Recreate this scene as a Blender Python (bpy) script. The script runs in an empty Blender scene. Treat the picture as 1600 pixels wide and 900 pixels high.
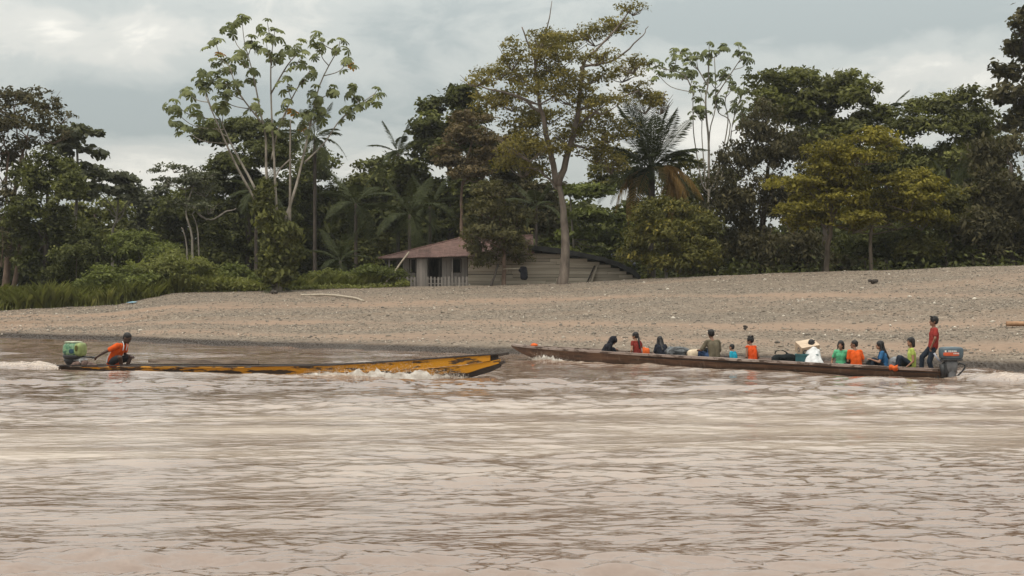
import bpy, bmesh, math, random
import numpy as np
from mathutils import Vector, Matrix, Quaternion
random.seed(7)
RNG = np.random.default_rng(7)
R = math.radians
SC = bpy.context.scene
COL = SC.collection

# ------------------------------------------------------------------ camera
F = 2400.0 / 1600.0            # focal length over frame width
CAM_H = 2.2                    # photographer standing low on the water
HOR = 462.0                    # horizon row in a 1600 x 900 frame
cam_d = bpy.data.cameras.new('camera')
cam = bpy.data.objects.new('camera', cam_d)
COL.objects.link(cam)
cam_d.sensor_width = 36.0
cam_d.lens = 36.0 * F
cam_d.shift_y = (HOR - 450.0) / 1600.0
cam_d.clip_end = 6000.0
cam.location = (0, 0, CAM_H)
cam.rotation_euler = (R(90), 0, 0)
SC.camera = cam

# ------------------------------------------------------------------ sky, sun, exposure
SUN_EL, SUN_AZ = R(63), R(215)          # azimuth clockwise from +Y (behind the camera, to the left)
world = bpy.data.worlds.new('World')
SC.world = world
world.use_nodes = True
wt = world.node_tree
wt.nodes.clear()


def W(kind, **kw):
    n = wt.nodes.new(kind)
    for k, v in kw.items():
        setattr(n, k, v)
    return n


wout = W('ShaderNodeOutputWorld')
wbg = W('ShaderNodeBackground')
wbg.inputs['Strength'].default_value = 0.1
wsky = W('ShaderNodeTexSky', sky_type='NISHITA', sun_disc=False, sun_elevation=SUN_EL, sun_rotation=SUN_AZ)
wtc = W('ShaderNodeTexCoord')
wl = wt.links.new


def wmath(op, a, b=None, c=None):
    n = W('ShaderNodeMath', operation=op)
    for i, v in enumerate((a, b, c)):
        if v is None:
            continue
        if isinstance(v, (int, float)):
            n.inputs[i].default_value = v
        else:
            wl(v, n.inputs[i])
    return n.outputs[0]


wmap = W('ShaderNodeMapping')
wmap.inputs['Scale'].default_value = (1.0, 1.0, 2.3)
wl(wtc.outputs['Generated'], wmap.inputs['Vector'])
wn1 = W('ShaderNodeTexNoise')
wn1.inputs['Scale'].default_value = 5.5
wn1.inputs['Detail'].default_value = 6.0
wn1.inputs['Roughness'].default_value = 0.55
wn1.inputs['Distortion'].default_value = 0.4
wl(wmap.outputs[0], wn1.inputs['Vector'])
wn2 = W('ShaderNodeTexNoise')
wn2.inputs['Scale'].default_value = 15.0
wn2.inputs['Detail'].default_value = 8.0
wn2.inputs['Roughness'].default_value = 0.6
wn2.inputs['Distortion'].default_value = 0.6
wl(wmap.outputs[0], wn2.inputs['Vector'])
dens = wmath('ADD', wmath('ADD', wmath('MULTIPLY', wn1.outputs[0], 0.50), wmath('MULTIPLY', wn2.outputs[0], 0.54)), -0.075)
# the cloud banks of that day: bright openings and blue-grey undersides, by direction
CLOUDS = [(88, 52, 42, 28, .09), (215, 95, 70, 35, .04), (20, 60, 120, 80, .01), (215, 262, 230, 42, .16), (200, 178, 230, 55, -.22), (430, 60, 320, 60, .04),
          (600, 165, 220, 60, -.11), (600, 235, 150, 45, .09), (640, 60, 90, 60, -.05), (1440, 18, 260, 36, -.21),
          (1400, 130, 240, 50, .09), (1130, 210, 140, 70, .06), (330, 8, 260, 26, -.07), (700, 20, 200, 40, -.05), (1240, 90, 120, 30, -.05), (1000, 120, 220, 80, .02), (780, 60, 260, 60, -.05), (1050, 30, 160, 40, -.05)]
sep = W('ShaderNodeSeparateXYZ')
wl(wtc.outputs['Generated'], sep.inputs[0])
bank = None
for (px, py, sx, sy, amp) in CLOUDS:
    d = Vector(((px - 800) / 2400, 1, (HOR - py) / 2400)).normalized()
    qx = wmath('MULTIPLY', wmath('SUBTRACT', sep.outputs[0], d.x), 2400 / sx)
    qz = wmath('MULTIPLY', wmath('SUBTRACT', sep.outputs[2], d.z), 2400 / sy)
    qy = wmath('MULTIPLY', wmath('SUBTRACT', sep.outputs[1], d.y), 2.0)
    r2 = wmath('ADD', wmath('ADD', wmath('MULTIPLY', qx, qx), wmath('MULTIPLY', qz, qz)), wmath('MULTIPLY', qy, qy))
    g = wmath('MULTIPLY', wmath('EXPONENT', wmath('MULTIPLY', r2, -0.8)), amp * 1.6)
    bank = g if bank is None else wmath('ADD', bank, g)
dens = wmath('ADD', dens, bank)
wr = W('ShaderNodeValToRGB')
wr.color_ramp.interpolation = 'EASE'
cr = wr.color_ramp.elements
cr[0].position, cr[0].color = 0.24, (.335, .37, .365, 1)
cr[1].position, cr[1].color = 0.80, (.92, .87, .79, 1)
for p_, c_ in ((.40, (.44, .462, .442, 1)), (.52, (.545, .545, .508, 1)), (.64, (.71, .69, .63, 1))):
    e_ = cr.new(p_)
    e_.color = c_
wl(dens, wr.inputs['Fac'])
wsc = W('ShaderNodeMix', data_type='RGBA', blend_type='MULTIPLY')
wsc.inputs['Factor'].default_value = 1.0
wsc.inputs['B'].default_value = (10.0, 10.0, 10.0, 1)
# an overcast sky grows brighter towards the zenith
zup = wmath('MAXIMUM', sep.outputs[2], 0.0)
zen = wmath('ADD', wmath('MULTIPLY', zup, 2.7), 0.80)
wz = W('ShaderNodeVectorMath', operation='SCALE')
wl(wr.outputs[0], wz.inputs[0])
wl(zen, wz.inputs['Scale'])
wl(wz.outputs[0], wsc.inputs['A'])
wmx = W('ShaderNodeMix', data_type='RGBA')
wmx.inputs['Factor'].default_value = 0.94
wl(wsky.outputs[0], wmx.inputs['A'])
wl(wsc.outputs['Result'], wmx.inputs['B'])
wl(wmx.outputs['Result'], wbg.inputs['Color'])
wl(wbg.outputs[0], wout.inputs[0])

sun_d = bpy.data.lights.new('sun', 'SUN')
sun_d.energy = 1.9
sun_d.angle = R(11)
sun_d.color = (1.0, .93, .82)
sun = bpy.data.objects.new('sun', sun_d)
COL.objects.link(sun)
sd = Vector((math.sin(SUN_AZ) * math.cos(SUN_EL), math.cos(SUN_AZ) * math.cos(SUN_EL), math.sin(SUN_EL)))
sun.rotation_euler = sd.to_track_quat('Z', 'Y').to_euler()

SC.view_settings.view_transform = 'Standard'
SC.view_settings.look = 'None'
SC.view_settings.exposure = 0.24
SC.view_settings.gamma = 1.0
SC.view_settings.use_curve_mapping = False


# ------------------------------------------------------------------ helpers
def P(px, py, Y):
    """photograph pixel (1600 x 900) at distance Y -> point in the world"""
    return Vector(((px - 800) / 2400 * Y, Y, CAM_H + (HOR - py) / 2400 * Y))


def tag(o, label=None, cat=None, group=None, kind=None):
    if label: o['label'] = label
    if cat: o['category'] = cat
    if group: o['group'] = group
    if kind: o['kind'] = kind
    return o


def link(name, me, mat=None, parent=None, loc=None):
    o = bpy.data.objects.new(name, me)
    COL.objects.link(o)
    if mat is not None:
        me.materials.append(mat)
    if parent is not None:
        o.parent = parent
    if loc is not None:
        o.location = loc
    return o


def empty(name, loc, rz=0.0, label=None, cat=None, group=None):
    o = bpy.data.objects.new(name, None)
    o.empty_display_size = .2
    COL.objects.link(o)
    o.location = loc
    o.rotation_euler = (0, 0, rz)
    return tag(o, label, cat, group)


def np_mesh(name, V, Fc, smooth=False, attrs=None):
    """V (n,3); Fc (m,k) all of one size, or a list of such arrays"""
    me = bpy.data.meshes.new(name)
    V = np.asarray(V, dtype=np.float32)
    Fl = Fc if isinstance(Fc, list) else [Fc]
    Fl = [np.asarray(f, dtype=np.int32) for f in Fl if len(f)]
    me.vertices.add(len(V))
    me.vertices.foreach_set('co', V.ravel())
    loops = np.concatenate([f.ravel() for f in Fl])
    tot = np.concatenate([np.full(len(f), f.shape[1], dtype=np.int32) for f in Fl])
    st = np.concatenate([[0], np.cumsum(tot)[:-1]]).astype(np.int32)
    me.loops.add(len(loops))
    me.loops.foreach_set('vertex_index', loops)
    me.polygons.add(len(tot))
    me.polygons.foreach_set('loop_start', st)
    me.polygons.foreach_set('loop_total', tot)
    if smooth:
        me.polygons.foreach_set('use_smooth', np.ones(len(tot), dtype=bool))
    for k, a in (attrs or {}).items():
        at = me.attributes.new(k, 'FLOAT', 'POINT')
        at.data.foreach_set('value', np.asarray(a, dtype=np.float32))
    me.update()
    me.validate()
    return me


class MB:
    """collects simple shapes, builds ONE mesh"""
    def __init__(s): s.v, s.f = [], []

    def add(s, vs, fs):
        o = len(s.v)
        s.v += [tuple(v) for v in vs]
        s.f += [tuple(i + o for i in f) for f in fs]
        return s

    def box(s, c, d, rot=None, taper=1.0):
        c = Vector(c)
        vs = []
        for z in (-.5, .5):
            k = taper if z > 0 else 1.0
            for x, y in ((-.5, -.5), (.5, -.5), (.5, .5), (-.5, .5)):
                v = Vector((x * d[0] * k, y * d[1] * k, z * d[2]))
                if rot is not None: v = rot @ v
                vs.append(c + v)
        return s.add(vs, [(3, 2, 1, 0), (4, 5, 6, 7), (0, 1, 5, 4), (1, 2, 6, 5), (2, 3, 7, 6), (3, 0, 4, 7)])

    def beam(s, a, b, w, t):
        a, b = Vector(a), Vector(b)
        q = (b - a).to_track_quat('Z', 'Y').to_matrix()
        return s.box((a + b) / 2, (w, t, (b - a).length), q)

    def tube(s, pts, rad, n=8, cap=True):
        pts = [Vector(p) for p in pts]
        if isinstance(rad, (int, float)): rad = [rad] * len(pts)
        rings, up = [], Vector((.13, .21, 1)).normalized()
        for i, p in enumerate(pts):
            t = (pts[min(i + 1, len(pts) - 1)] - pts[max(i - 1, 0)]).normalized()
            a = t.cross(up)
            if a.length < .05: a = t.cross(Vector((1, 0, 0)))
            a.normalize()
            b = t.cross(a).normalized()
            rings.append([p + (a * math.cos(2 * math.pi * k / n) + b * math.sin(2 * math.pi * k / n)) * rad[i] for k in range(n)])
        fs = []
        for i in range(len(pts) - 1):
            for k in range(n):
                k2 = (k + 1) % n
                fs.append((i * n + k, i * n + k2, (i + 1) * n + k2, (i + 1) * n + k))
        if cap:
            fs.append(tuple(range(n - 1, -1, -1)))
            fs.append(tuple((len(pts) - 1) * n + k for k in range(n)))
        return s.add([v for r in rings for v in r], fs)

    def ell(s, c, r, rot=None, nu=12, nv=8):
        c = Vector(c)
        if isinstance(r, (int, float)): r = (r, r, r)
        vs = [Vector((0, 0, -r[2]))]
        for j in range(1, nv):
            th = math.pi * j / nv
            for i in range(nu):
                ph = 2 * math.pi * i / nu
                vs.append(Vector((r[0] * math.sin(th) * math.cos(ph), r[1] * math.sin(th) * math.sin(ph), -r[2] * math.cos(th))))
        vs.append(Vector((0, 0, r[2])))
        if rot is not None: vs = [rot @ v for v in vs]
        fs = [(0, 1 + (i + 1) % nu, 1 + i) for i in range(nu)]
        for j in range(nv - 2):
            for i in range(nu):
                a, b = 1 + j * nu + i, 1 + j * nu + (i + 1) % nu
                fs.append((a, b, b + nu, a + nu))
        k, base = len(vs) - 1, 1 + (nv - 2) * nu
        fs += [(base + i, base + (i + 1) % nu, k) for i in range(nu)]
        return s.add([c + v for v in vs], fs)

    def cap(s, a, b, ra, rb, n=12):
        """tapered capsule"""
        a, b = Vector(a), Vector(b)
        d = (b - a)
        L = max(d.length, 1e-5)
        t = d / L
        pts, rad = [], []
        for k in (85, 60, 30): pts.append(a - t * ra * math.sin(R(k))); rad.append(max(ra * math.cos(R(k)), .001))
        pts += [a, b]; rad += [ra, rb]
        for k in (30, 60, 85): pts.append(b + t * rb * math.sin(R(k))); rad.append(max(rb * math.cos(R(k)), .001))
        return s.tube(pts, rad, n)

    def mesh(s, name, smooth=False):
        me = bpy.data.meshes.new(name)
        me.from_pydata(s.v, [], s.f)
        if smooth:
            me.polygons.foreach_set('use_smooth', np.ones(len(me.polygons), dtype=bool))
        me.update()
        return me

    def build(s, name, mat, parent=None, smooth=False, bevel=0.0, loc=None):
        me = s.mesh(name, smooth)
        if bevel > 0:
            bm = bmesh.new()
            bm.from_mesh(me)
            bmesh.ops.bevel(bm, geom=bm.edges[:], offset=bevel, segments=2, affect='EDGES', profile=.6)
            bm.to_mesh(me)
            bm.free()
        return link(name, me, mat, parent, loc)


def curve(pts, n=4):
    """Catmull-Rom through points"""
    pts = [Vector(p) for p in pts]
    if len(pts) < 3: return [pts[0].lerp(pts[-1], i / n) for i in range(n + 1)]
    out = []
    for i in range(len(pts) - 1):
        p0, p1, p2, p3 = pts[max(i - 1, 0)], pts[i], pts[i + 1], pts[min(i + 2, len(pts) - 1)]
        for k in range(n):
            t = k / n
            out.append(.5 * ((2 * p1) + (p2 - p0) * t + (2 * p0 - 5 * p1 + 4 * p2 - p3) * t * t + (3 * p1 - p0 - 3 * p2 + p3) * t ** 3))
    out.append(pts[-1])
    return out


def taper(n, r0, r1, pw=1.0):
    return [r0 + (r1 - r0) * (i / (n - 1)) ** pw for i in range(n)]


def vnoise(x, y, seed=0):
    """smooth value noise on numpy arrays"""
    x, y = np.asarray(x, dtype=np.float64), np.asarray(y, dtype=np.float64)
    xi, yi = np.floor(x).astype(np.int64), np.floor(y).astype(np.int64)
    fx, fy = x - xi, y - yi
    fx, fy = fx * fx * (3 - 2 * fx), fy * fy * (3 - 2 * fy)

    def h(a, b):
        n = (a * 374761393 + b * 668265263 + seed * 974711) & 0x7fffffff
        n = ((n ^ (n >> 13)) * 1274126177) & 0x7fffffff
        return ((n ^ (n >> 16)) & 0xffff) / 65535.0
    return (h(xi, yi) * (1 - fx) + h(xi + 1, yi) * fx) * (1 - fy) + (h(xi, yi + 1) * (1 - fx) + h(xi + 1, yi + 1) * fx) * fy


def fbm(x, y, seed=0, oct=4):
    a, t, s = .5, 0, 0
    for k in range(oct):
        t = t + a * vnoise(x * 2 ** k, y * 2 ** k, seed + k * 17)
        s += a
        a *= .5
    return t / s


# ------------------------------------------------------------------ materials
class NT:
    def __init__(s, name):
        s.m = bpy.data.materials.new(name)
        s.m.use_nodes = True
        s.t = s.m.node_tree
        s.t.nodes.clear()
        s.out = s.n('ShaderNodeOutputMaterial')

    def n(s, kind, ins=None, **kw):
        n = s.t.nodes.new(kind)
        for k, v in kw.items(): setattr(n, k, v)
        for k, v in (ins or {}).items():
            if isinstance(v, bpy.types.NodeSocket): s.t.links.new(v, n.inputs[k])
            else: n.inputs[k].default_value = v
        return n

    def math(s, op, *a):
        n = s.n('ShaderNodeMath', operation=op)
        for i, v in enumerate(a):
            if isinstance(v, bpy.types.NodeSocket): s.t.links.new(v, n.inputs[i])
            else: n.inputs[i].default_value = v
        return n.outputs[0]

    def mix(s, f, a, b, blend='MIX'):
        n = s.n('ShaderNodeMix', data_type='RGBA', blend_type=blend)
        for k, v in (('Factor', f), ('A', a), ('B', b)):
            if isinstance(v, bpy.types.NodeSocket): s.t.links.new(v, n.inputs[k])
            elif k == 'Factor': n.inputs[k].default_value = v
            else: n.inputs[k].default_value = (*v[:3], 1)
        return n.outputs['Result']

    def coord(s, scale=(1, 1, 1), obj=True):
        tc = s.n('ShaderNodeTexCoord')
        return s.n('ShaderNodeMapping', {'Vector': tc.outputs['Object' if obj else 'Generated'], 'Scale': scale}).outputs[0]

    def wpos(s, scale=(1, 1, 1)):
        g = s.n('ShaderNodeNewGeometry')
        return s.n('ShaderNodeMapping', {'Vector': g.outputs['Position'], 'Scale': scale}).outputs[0]

    def noise(s, vec, scale, detail=4, rough=.55, dist=0.0):
        return s.n('ShaderNodeTexNoise', {'Vector': vec, 'Scale': scale, 'Detail': detail, 'Roughness': rough, 'Distortion': dist}).outputs[0]

    def ramp(s, f, stops):
        n = s.n('ShaderNodeValToRGB', {'Fac': f})
        e = n.color_ramp.elements
        e[0].position, e[0].color = stops[0][0], (*stops[0][1], 1)
        e[1].position, e[1].color = stops[-1][0], (*stops[-1][1], 1)
        for p, c in stops[1:-1]: e.new(p).color = (*c, 1)
        return n.outputs[0]

    def attr(s, name):
        return s.n('ShaderNodeAttribute', attribute_name=name).outputs['Fac']

    def bump(s, h, strength=.5, dist=.02):
        return s.n('ShaderNodeBump', {'Height': h, 'Strength': strength, 'Distance': dist}).outputs[0]

    def bsdf(s, color, rough=.7, bump=None, **kw):
        ins = {'Base Color': color if isinstance(color, bpy.types.NodeSocket) else (*color[:3], 1), 'Roughness': rough}
        ins.update(kw)
        if bump is not None: ins['Normal'] = bump
        return s.n('ShaderNodeBsdfPrincipled', ins).outputs[0]

    def done(s, sh):
        s.t.links.new(sh, s.out.inputs['Surface'])
        return s.m


def g3(v): return (v, v, v)


def simple(name, c1, c2=None, scale=6.0, rough=.75, stretch=(1, 1, 1), bump=.3, bdist=.01, detail=5, spec=.3, rnd=0.0, lo=.35, hi=.65):
    t = NT(name)
    c2 = c2 or tuple(x * .65 for x in c1)
    v = t.coord(stretch)
    if rnd:
        oi = t.n('ShaderNodeObjectInfo')
        v = t.n('ShaderNodeVectorMath', {0: v, 1: t.n('ShaderNodeCombineXYZ', {'X': t.math('MULTIPLY', oi.outputs['Random'], 37.0)}).outputs[0]}, operation='ADD').outputs[0]
    nz = t.noise(v, scale, detail)
    col = t.ramp(nz, [(lo, c2), (hi, c1)])
    if rnd:
        k = t.math('ADD', t.math('MULTIPLY', oi.outputs['Random'], 2 * rnd), 1 - rnd)
        col = t.mix(1.0, col, t.n('ShaderNodeCombineColor', {0: k, 1: k, 2: k}).outputs[0], 'MULTIPLY')
    return t.done(t.bsdf(col, rough, t.bump(nz, bump, bdist) if bump else None, **{'Specular IOR Level': spec}))


def leafmat(name, dark, light, trans=.28, rough=.65, hi=None):
    t = NT(name)
    a = t.attr('tint')
    stops = [(0.0, dark), (.75, light)]
    if hi: stops.append((1.0, hi))
    c = t.ramp(a, stops)
    p = t.bsdf(c, rough, **{'Specular IOR Level': .10})
    tr = t.n('ShaderNodeBsdfTranslucent', {'Color': t.mix(1.0, c, (1.0, 1.05, .6), 'MULTIPLY')}).outputs[0]
    return t.done(t.n('ShaderNodeMixShader', {'Fac': trans, 1: p, 2: tr}).outputs[0])
# ------------------------------------------------------------------ terrain: one height function
PX = np.array([-2500, -900, -300, 0, 200, 400, 560, 700, 800, 1000, 1200, 1350, 1500, 1600, 1900, 2600, 4200], float)
SHORE_Y = np.array([516, 519, 523, 527, 533, 542, 547, 551, 553, 560, 567, 572, 577, 580, 588, 600, 615], float)
CREST_PX = np.array([-2500, -600, 0, 100, 180, 230, 270, 400, 470, 600, 730, 880, 1000, 1100, 1200, 1300, 1400, 1500, 1600, 2000, 4200], float)
CREST_Y = np.array([488, 485, 483, 478, 474, 463, 457, 455, 453, 449, 446, 443, 436, 432, 428, 424.5, 422, 418, 414, 402, 390], float)
CREST_D = np.array([120, 105, 96, 97, 98, 99, 100, 102, 103, 105, 105, 104, 101, 98, 95, 92, 89, 87, 85, 78, 70], float)


def shore_d(px):
    return CAM_H * 2400 / (np.interp(px, PX, SHORE_Y) - HOR)


def ground_z(px, d):
    """terrain height along the line of sight px at distance d (numpy)"""
    px, d = np.asarray(px, float), np.asarray(d, float)
    x = (px - 800) / 2400 * d
    ds = shore_d(px) + (vnoise(px * .012, d * 0, 3) - .5) * 1.6
    dc = np.interp(px, CREST_PX, CREST_D)
    zc = CAM_H + (HOR - np.interp(px, CREST_PX, CREST_Y)) / 2400 * dc
    t = np.clip((d - ds) / (dc - ds), -1, 1.0)
    bank = .26 * np.clip((d - ds) / .22, 0, 1)                    # little cut bank at the water's edge
    w1 = (vnoise(px * .006, px * 0, 11) - .5) * .08
    step = .13 * np.clip((t - (.42 + w1)) / .010, 0, 1) + .06 * np.clip((t - (.60 - w1)) / .012, 0, 1)
    zb = np.where(d < ds, (d - ds) * .09, bank + (zc - bank - .19) * (.85 * np.clip(t, 0, 1) + .15 * np.clip(t, 0, 1) ** 3) + step)
    und = (fbm(x * .35, d * .3, 5) - .5) * .22 * np.clip(t * 5, 0, 1) * np.clip((1.02 - t) * 8, .5, 1)
    z = zb + und
    z = np.where(d > dc, zc - .35 * np.clip((d - dc) / 4, 0, 1) + und * .5, z)
    return z


def gz(p):
    return float(ground_z(800 + 2400 * p[0] / p[1], p[1]))


px_in = np.linspace(-250, 1850, 820)
px_all = np.concatenate([np.linspace(-2500, -260, 70), px_in, np.linspace(1860, 4200, 70)])
tv = np.concatenate([[-1, -.5, -.2, -.08, -.03, -.01], np.linspace(0, .012, 5), np.linspace(.016, 1.0, 250), [1.02, 1.05, 1.1, 1.16, 1.25, 1.4, 1.7, 2.2, 4, 10, 25]])
PXg, Tg = np.meshgrid(px_all, tv)
DS = shore_d(PXg) - 1.0
DC = np.interp(PXg, CREST_PX, CREST_D)
Dg = np.where(Tg < 0, DS + Tg * 18, np.where(Tg <= 1, DS + Tg * (DC - DS), DC + (Tg - 1) * 70))
Zg = ground_z(PXg, Dg)
Xg = (PXg - 800) / 2400 * Dg
Tn = (Dg - shore_d(PXg)) / (DC - shore_d(PXg))
# bands of bare sand between the gravel
sand = np.exp(-((Tn - .10) / .035) ** 2) * .8 + np.exp(-((Tn - .30 - .03 * np.sin(PXg * .004)) / .035) ** 2) + np.exp(-((Tn - .63 + .03 * np.sin(PXg * .005)) / .03) ** 2) * .9
sand = sand * (.45 + .9 * fbm(Xg * .11, Dg * .25, 9)) + .45 * (fbm(Xg * .16, Dg * .5, 21) - .4)
sand += .55 * np.clip((500 - PXg) / 600, 0, 1) * (fbm(Xg * .2, Dg * .7, 33) > .42) * np.clip(1.2 - abs(Tn - .5), 0, 1) * .7
sand += .5 * np.clip((fbm(Xg * .07, Dg * .16, 40) - .52) * 5, 0, 1)
sand = np.clip(sand, 0, 1)
nr, nc = PXg.shape
idx = np.arange(nr * nc).reshape(nr, nc)
quads = np.stack([idx[:-1, :-1], idx[:-1, 1:], idx[1:, 1:], idx[1:, :-1]], -1).reshape(-1, 4)
VT = np.stack([Xg, Dg, Zg], -1).reshape(-1, 3)
soil = np.clip((Tn - 1.0) / .05, 0, 1)

t = NT('river_gravel')
wp = t.wpos((1, 1, 1))
vor = t.n('ShaderNodeTexVoronoi', {'Vector': t.wpos((1, .8, 1)), 'Scale': 8.5, 'Randomness': 1.0})
vor2 = t.n('ShaderNodeTexVoronoi', {'Vector': t.wpos((1, .8, 1)), 'Scale': 3.2, 'Randomness': 1.0})
cellv = t.n('ShaderNodeSeparateColor', {0: vor.outputs['Color']})
cellv2 = t.n('ShaderNodeSeparateColor', {0: vor2.outputs['Color']})
peb = t.ramp(t.math('ADD', t.math('MULTIPLY', cellv.outputs[0], .65), t.math('MULTIPLY', cellv2.outputs[1], .35)),
             [(.10, (.125, .100, .078)), (.45, (.195, .158, .120)), (.7, (.228, .186, .142)), (.95, (.38, .325, .26))])
big = t.noise(t.wpos((.5, .8, 1)), .35, 4)
peb = t.mix(t.math('MULTIPLY', big, .6), peb, (.215, .165, .122))
sandc = t.ramp(t.noise(wp, 3.0, 6), [(.3, (.215, .148, .103)), (.7, (.275, .195, .138))])
col = t.mix(1.0, t.mix(t.attr('sand'), peb, sandc), (.90, .885, .88), 'MULTIPLY')
geo = t.n('ShaderNodeNewGeometry')
zz = t.n('ShaderNodeSeparateXYZ', {0: geo.outputs['Position']}).outputs[2]
wet = t.n('ShaderNodeMapRange', {'Value': t.math('ADD', zz, t.math('MULTIPLY', t.noise(wp, .8), .10)), 'From Min': .24, 'From Max': .37, 'To Min': 1.0, 'To Max': 0.0}).outputs[0]
col = t.mix(t.math('MULTIPLY', wet, .92), col, (.030, .021, .016))
col = t.mix(t.math('MULTIPLY', t.n('ShaderNodeMapRange', {'Value': t.noise(t.wpos((.12, .5, .5)), 1.0, 5, .6), 'From Min': .52, 'From Max': .72}).outputs[0], .38), col, (.085, .072, .060))
col = t.mix(t.attr('soil'), col, t.ramp(t.noise(wp, .5, 6), [(.3, (.035, .035, .018)), (.7, (.075, .07, .035))]))
hgt = t.math('MULTIPLY', t.math('SUBTRACT', 1.0, t.math('MULTIPLY', vor.outputs['Distance'], 4.0)), t.math('SUBTRACT', 1.0, t.attr('sand')))
rgh = t.math('SUBTRACT', .9, t.math('MULTIPLY', wet, .45))
M_GRAVEL = t.done(t.bsdf(col, rgh, t.bump(hgt, .55, .06), **{'Specular IOR Level': .25}))
me = np_mesh('gravel_beach', VT, quads, True, {'sand': sand.ravel(), 'soil': soil.ravel()})
tag(link('gravel_beach', me, M_GRAVEL), 'pale gravel and sand river beach rising to the forest', kind='structure')

# ------------------------------------------------------------------ loose stones on the beach (past counting)
ICO = bmesh.new()
bmesh.ops.create_icosphere(ICO, subdivisions=1, radius=1.0)
ico_v = np.array([v.co[:] for v in ICO.verts])
ico_f = np.array([[v.index for v in f.verts] for f in ICO.faces])
ICO.free()
oct_v = np.array([(1, 0, 0), (-1, 0, 0), (0, 1, 0), (0, -1, 0), (0, 0, 1), (0, 0, -1)], float)
oct_f = np.array([(0, 2, 4), (2, 1, 4), (1, 3, 4), (3, 0, 4), (2, 0, 5), (1, 2, 5), (3, 1, 5), (0, 3, 5)])


def scatter(name, C, S, bv, bf, mat, tint, flat=.6, parent=None):
    n = len(C)
    k = len(bv)
    rv = bv[None] * (1 + RNG.uniform(-.28, .28, (n, k, 1)))
    sc = S[:, None, None] * np.stack([RNG.uniform(.75, 1.3, n), RNG.uniform(.7, 1.2, n), RNG.uniform(.35, 1.0, n) * flat * 1.4], -1)[:, None, :]
    rv = rv * sc
    a = RNG.uniform(0, 6.28, n)
    ca, sa = np.cos(a)[:, None], np.sin(a)[:, None]
    x, y = rv[..., 0] * ca - rv[..., 1] * sa, rv[..., 0] * sa + rv[..., 1] * ca
    V = np.stack([x, y, rv[..., 2]], -1) + C[:, None, :]
    Fc = bf[None] + (np.arange(n) * k)[:, None, None]
    me = np_mesh(name, V.reshape(-1, 3), Fc.reshape(-1, 3), False, {'tint': np.repeat(tint, k)})
    return link(name, me, mat, parent)


t = NT('river_stone')
stone_c = t.ramp(t.attr('tint'), [(0, (.085, .07, .056)), (.25, (.155, .127, .098)), (.7, (.22, .182, .14)), (.93, (.30, .255, .205)), (1, (.56, .50, .42))])
M_STONE = t.done(t.bsdf(stone_c, .8))
n = 70000
spx = RNG.uniform(-120, 1720, n)
stt = RNG.uniform(0.012, 1.04, n) ** .9
sds = shore_d(spx)
sD = sds + stt * (np.interp(spx, CREST_PX, CREST_D) - sds)
sX = (spx - 800) / 2400 * sD
# less stone where the sand lies
jc = np.clip(np.searchsorted(px_all, spx), 0, nc - 1)
tcol = np.clip(np.searchsorted(tv, stt), 0, nr - 1)
keep = RNG.uniform(0, 1, n) > sand[tcol, jc] * .93
spx, sD, sX = spx[keep], sD[keep], sX[keep]
sS = .022 + .042 * RNG.uniform(0, 1, len(sD)) ** 3
sZ = ground_z(spx, sD) + sS * .15
o = scatter('beach_stones', np.stack([sX, sD, sZ], -1), sS, oct_v, oct_f, M_STONE, RNG.uniform(0, 1, len(sD)) ** 1.2)
tag(o, 'grey river stones scattered over the beach', 'stones', kind='stuff')
n = 2600
spx = RNG.uniform(-120, 1720, n)
stt = RNG.uniform(0.01, 1.03, n)
sds = shore_d(spx)
sD = sds + stt * (np.interp(spx, CREST_PX, CREST_D) - sds)
sS = .04 + .08 * RNG.uniform(0, 1, n) ** 4
o = scatter('beach_cobbles', np.stack([(spx - 800) / 2400 * sD, sD, ground_z(spx, sD) + sS * .12], -1), sS, ico_v, ico_f, M_STONE, RNG.uniform(0, 1, n))
tag(o, 'larger pale and dark cobbles among the gravel', 'cobbles', kind='stuff')
# ------------------------------------------------------------------ river: one sheet with real ripples
u_in = np.linspace(-.42, .42, 900)
u_all = np.concatenate([np.linspace(-5, -.45, 46), u_in, np.linspace(.45, 5, 46)])
yrow = np.linspace(960, 522, 720)                                   # rows evenly spread in depth angle
drow = CAM_H * 2400 / (yrow - HOR)
drow = np.concatenate([[-400, -60, -10, 2, 5, 8], drow, [92, 98, 106, 118, 135, 160, 240]])
Ug, Yg = np.meshgrid(u_all, drow)
Xw = Ug * np.maximum(Yg, 9)
gap = np.abs(np.gradient(drow))[:, None] * np.ones_like(Xw)
rip = np.clip(.72 + 2.6 * (fbm(Xw * .13, Yg * .26, 51) - .5), .38, 1.4)   # gusts: rough and smooth water
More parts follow.
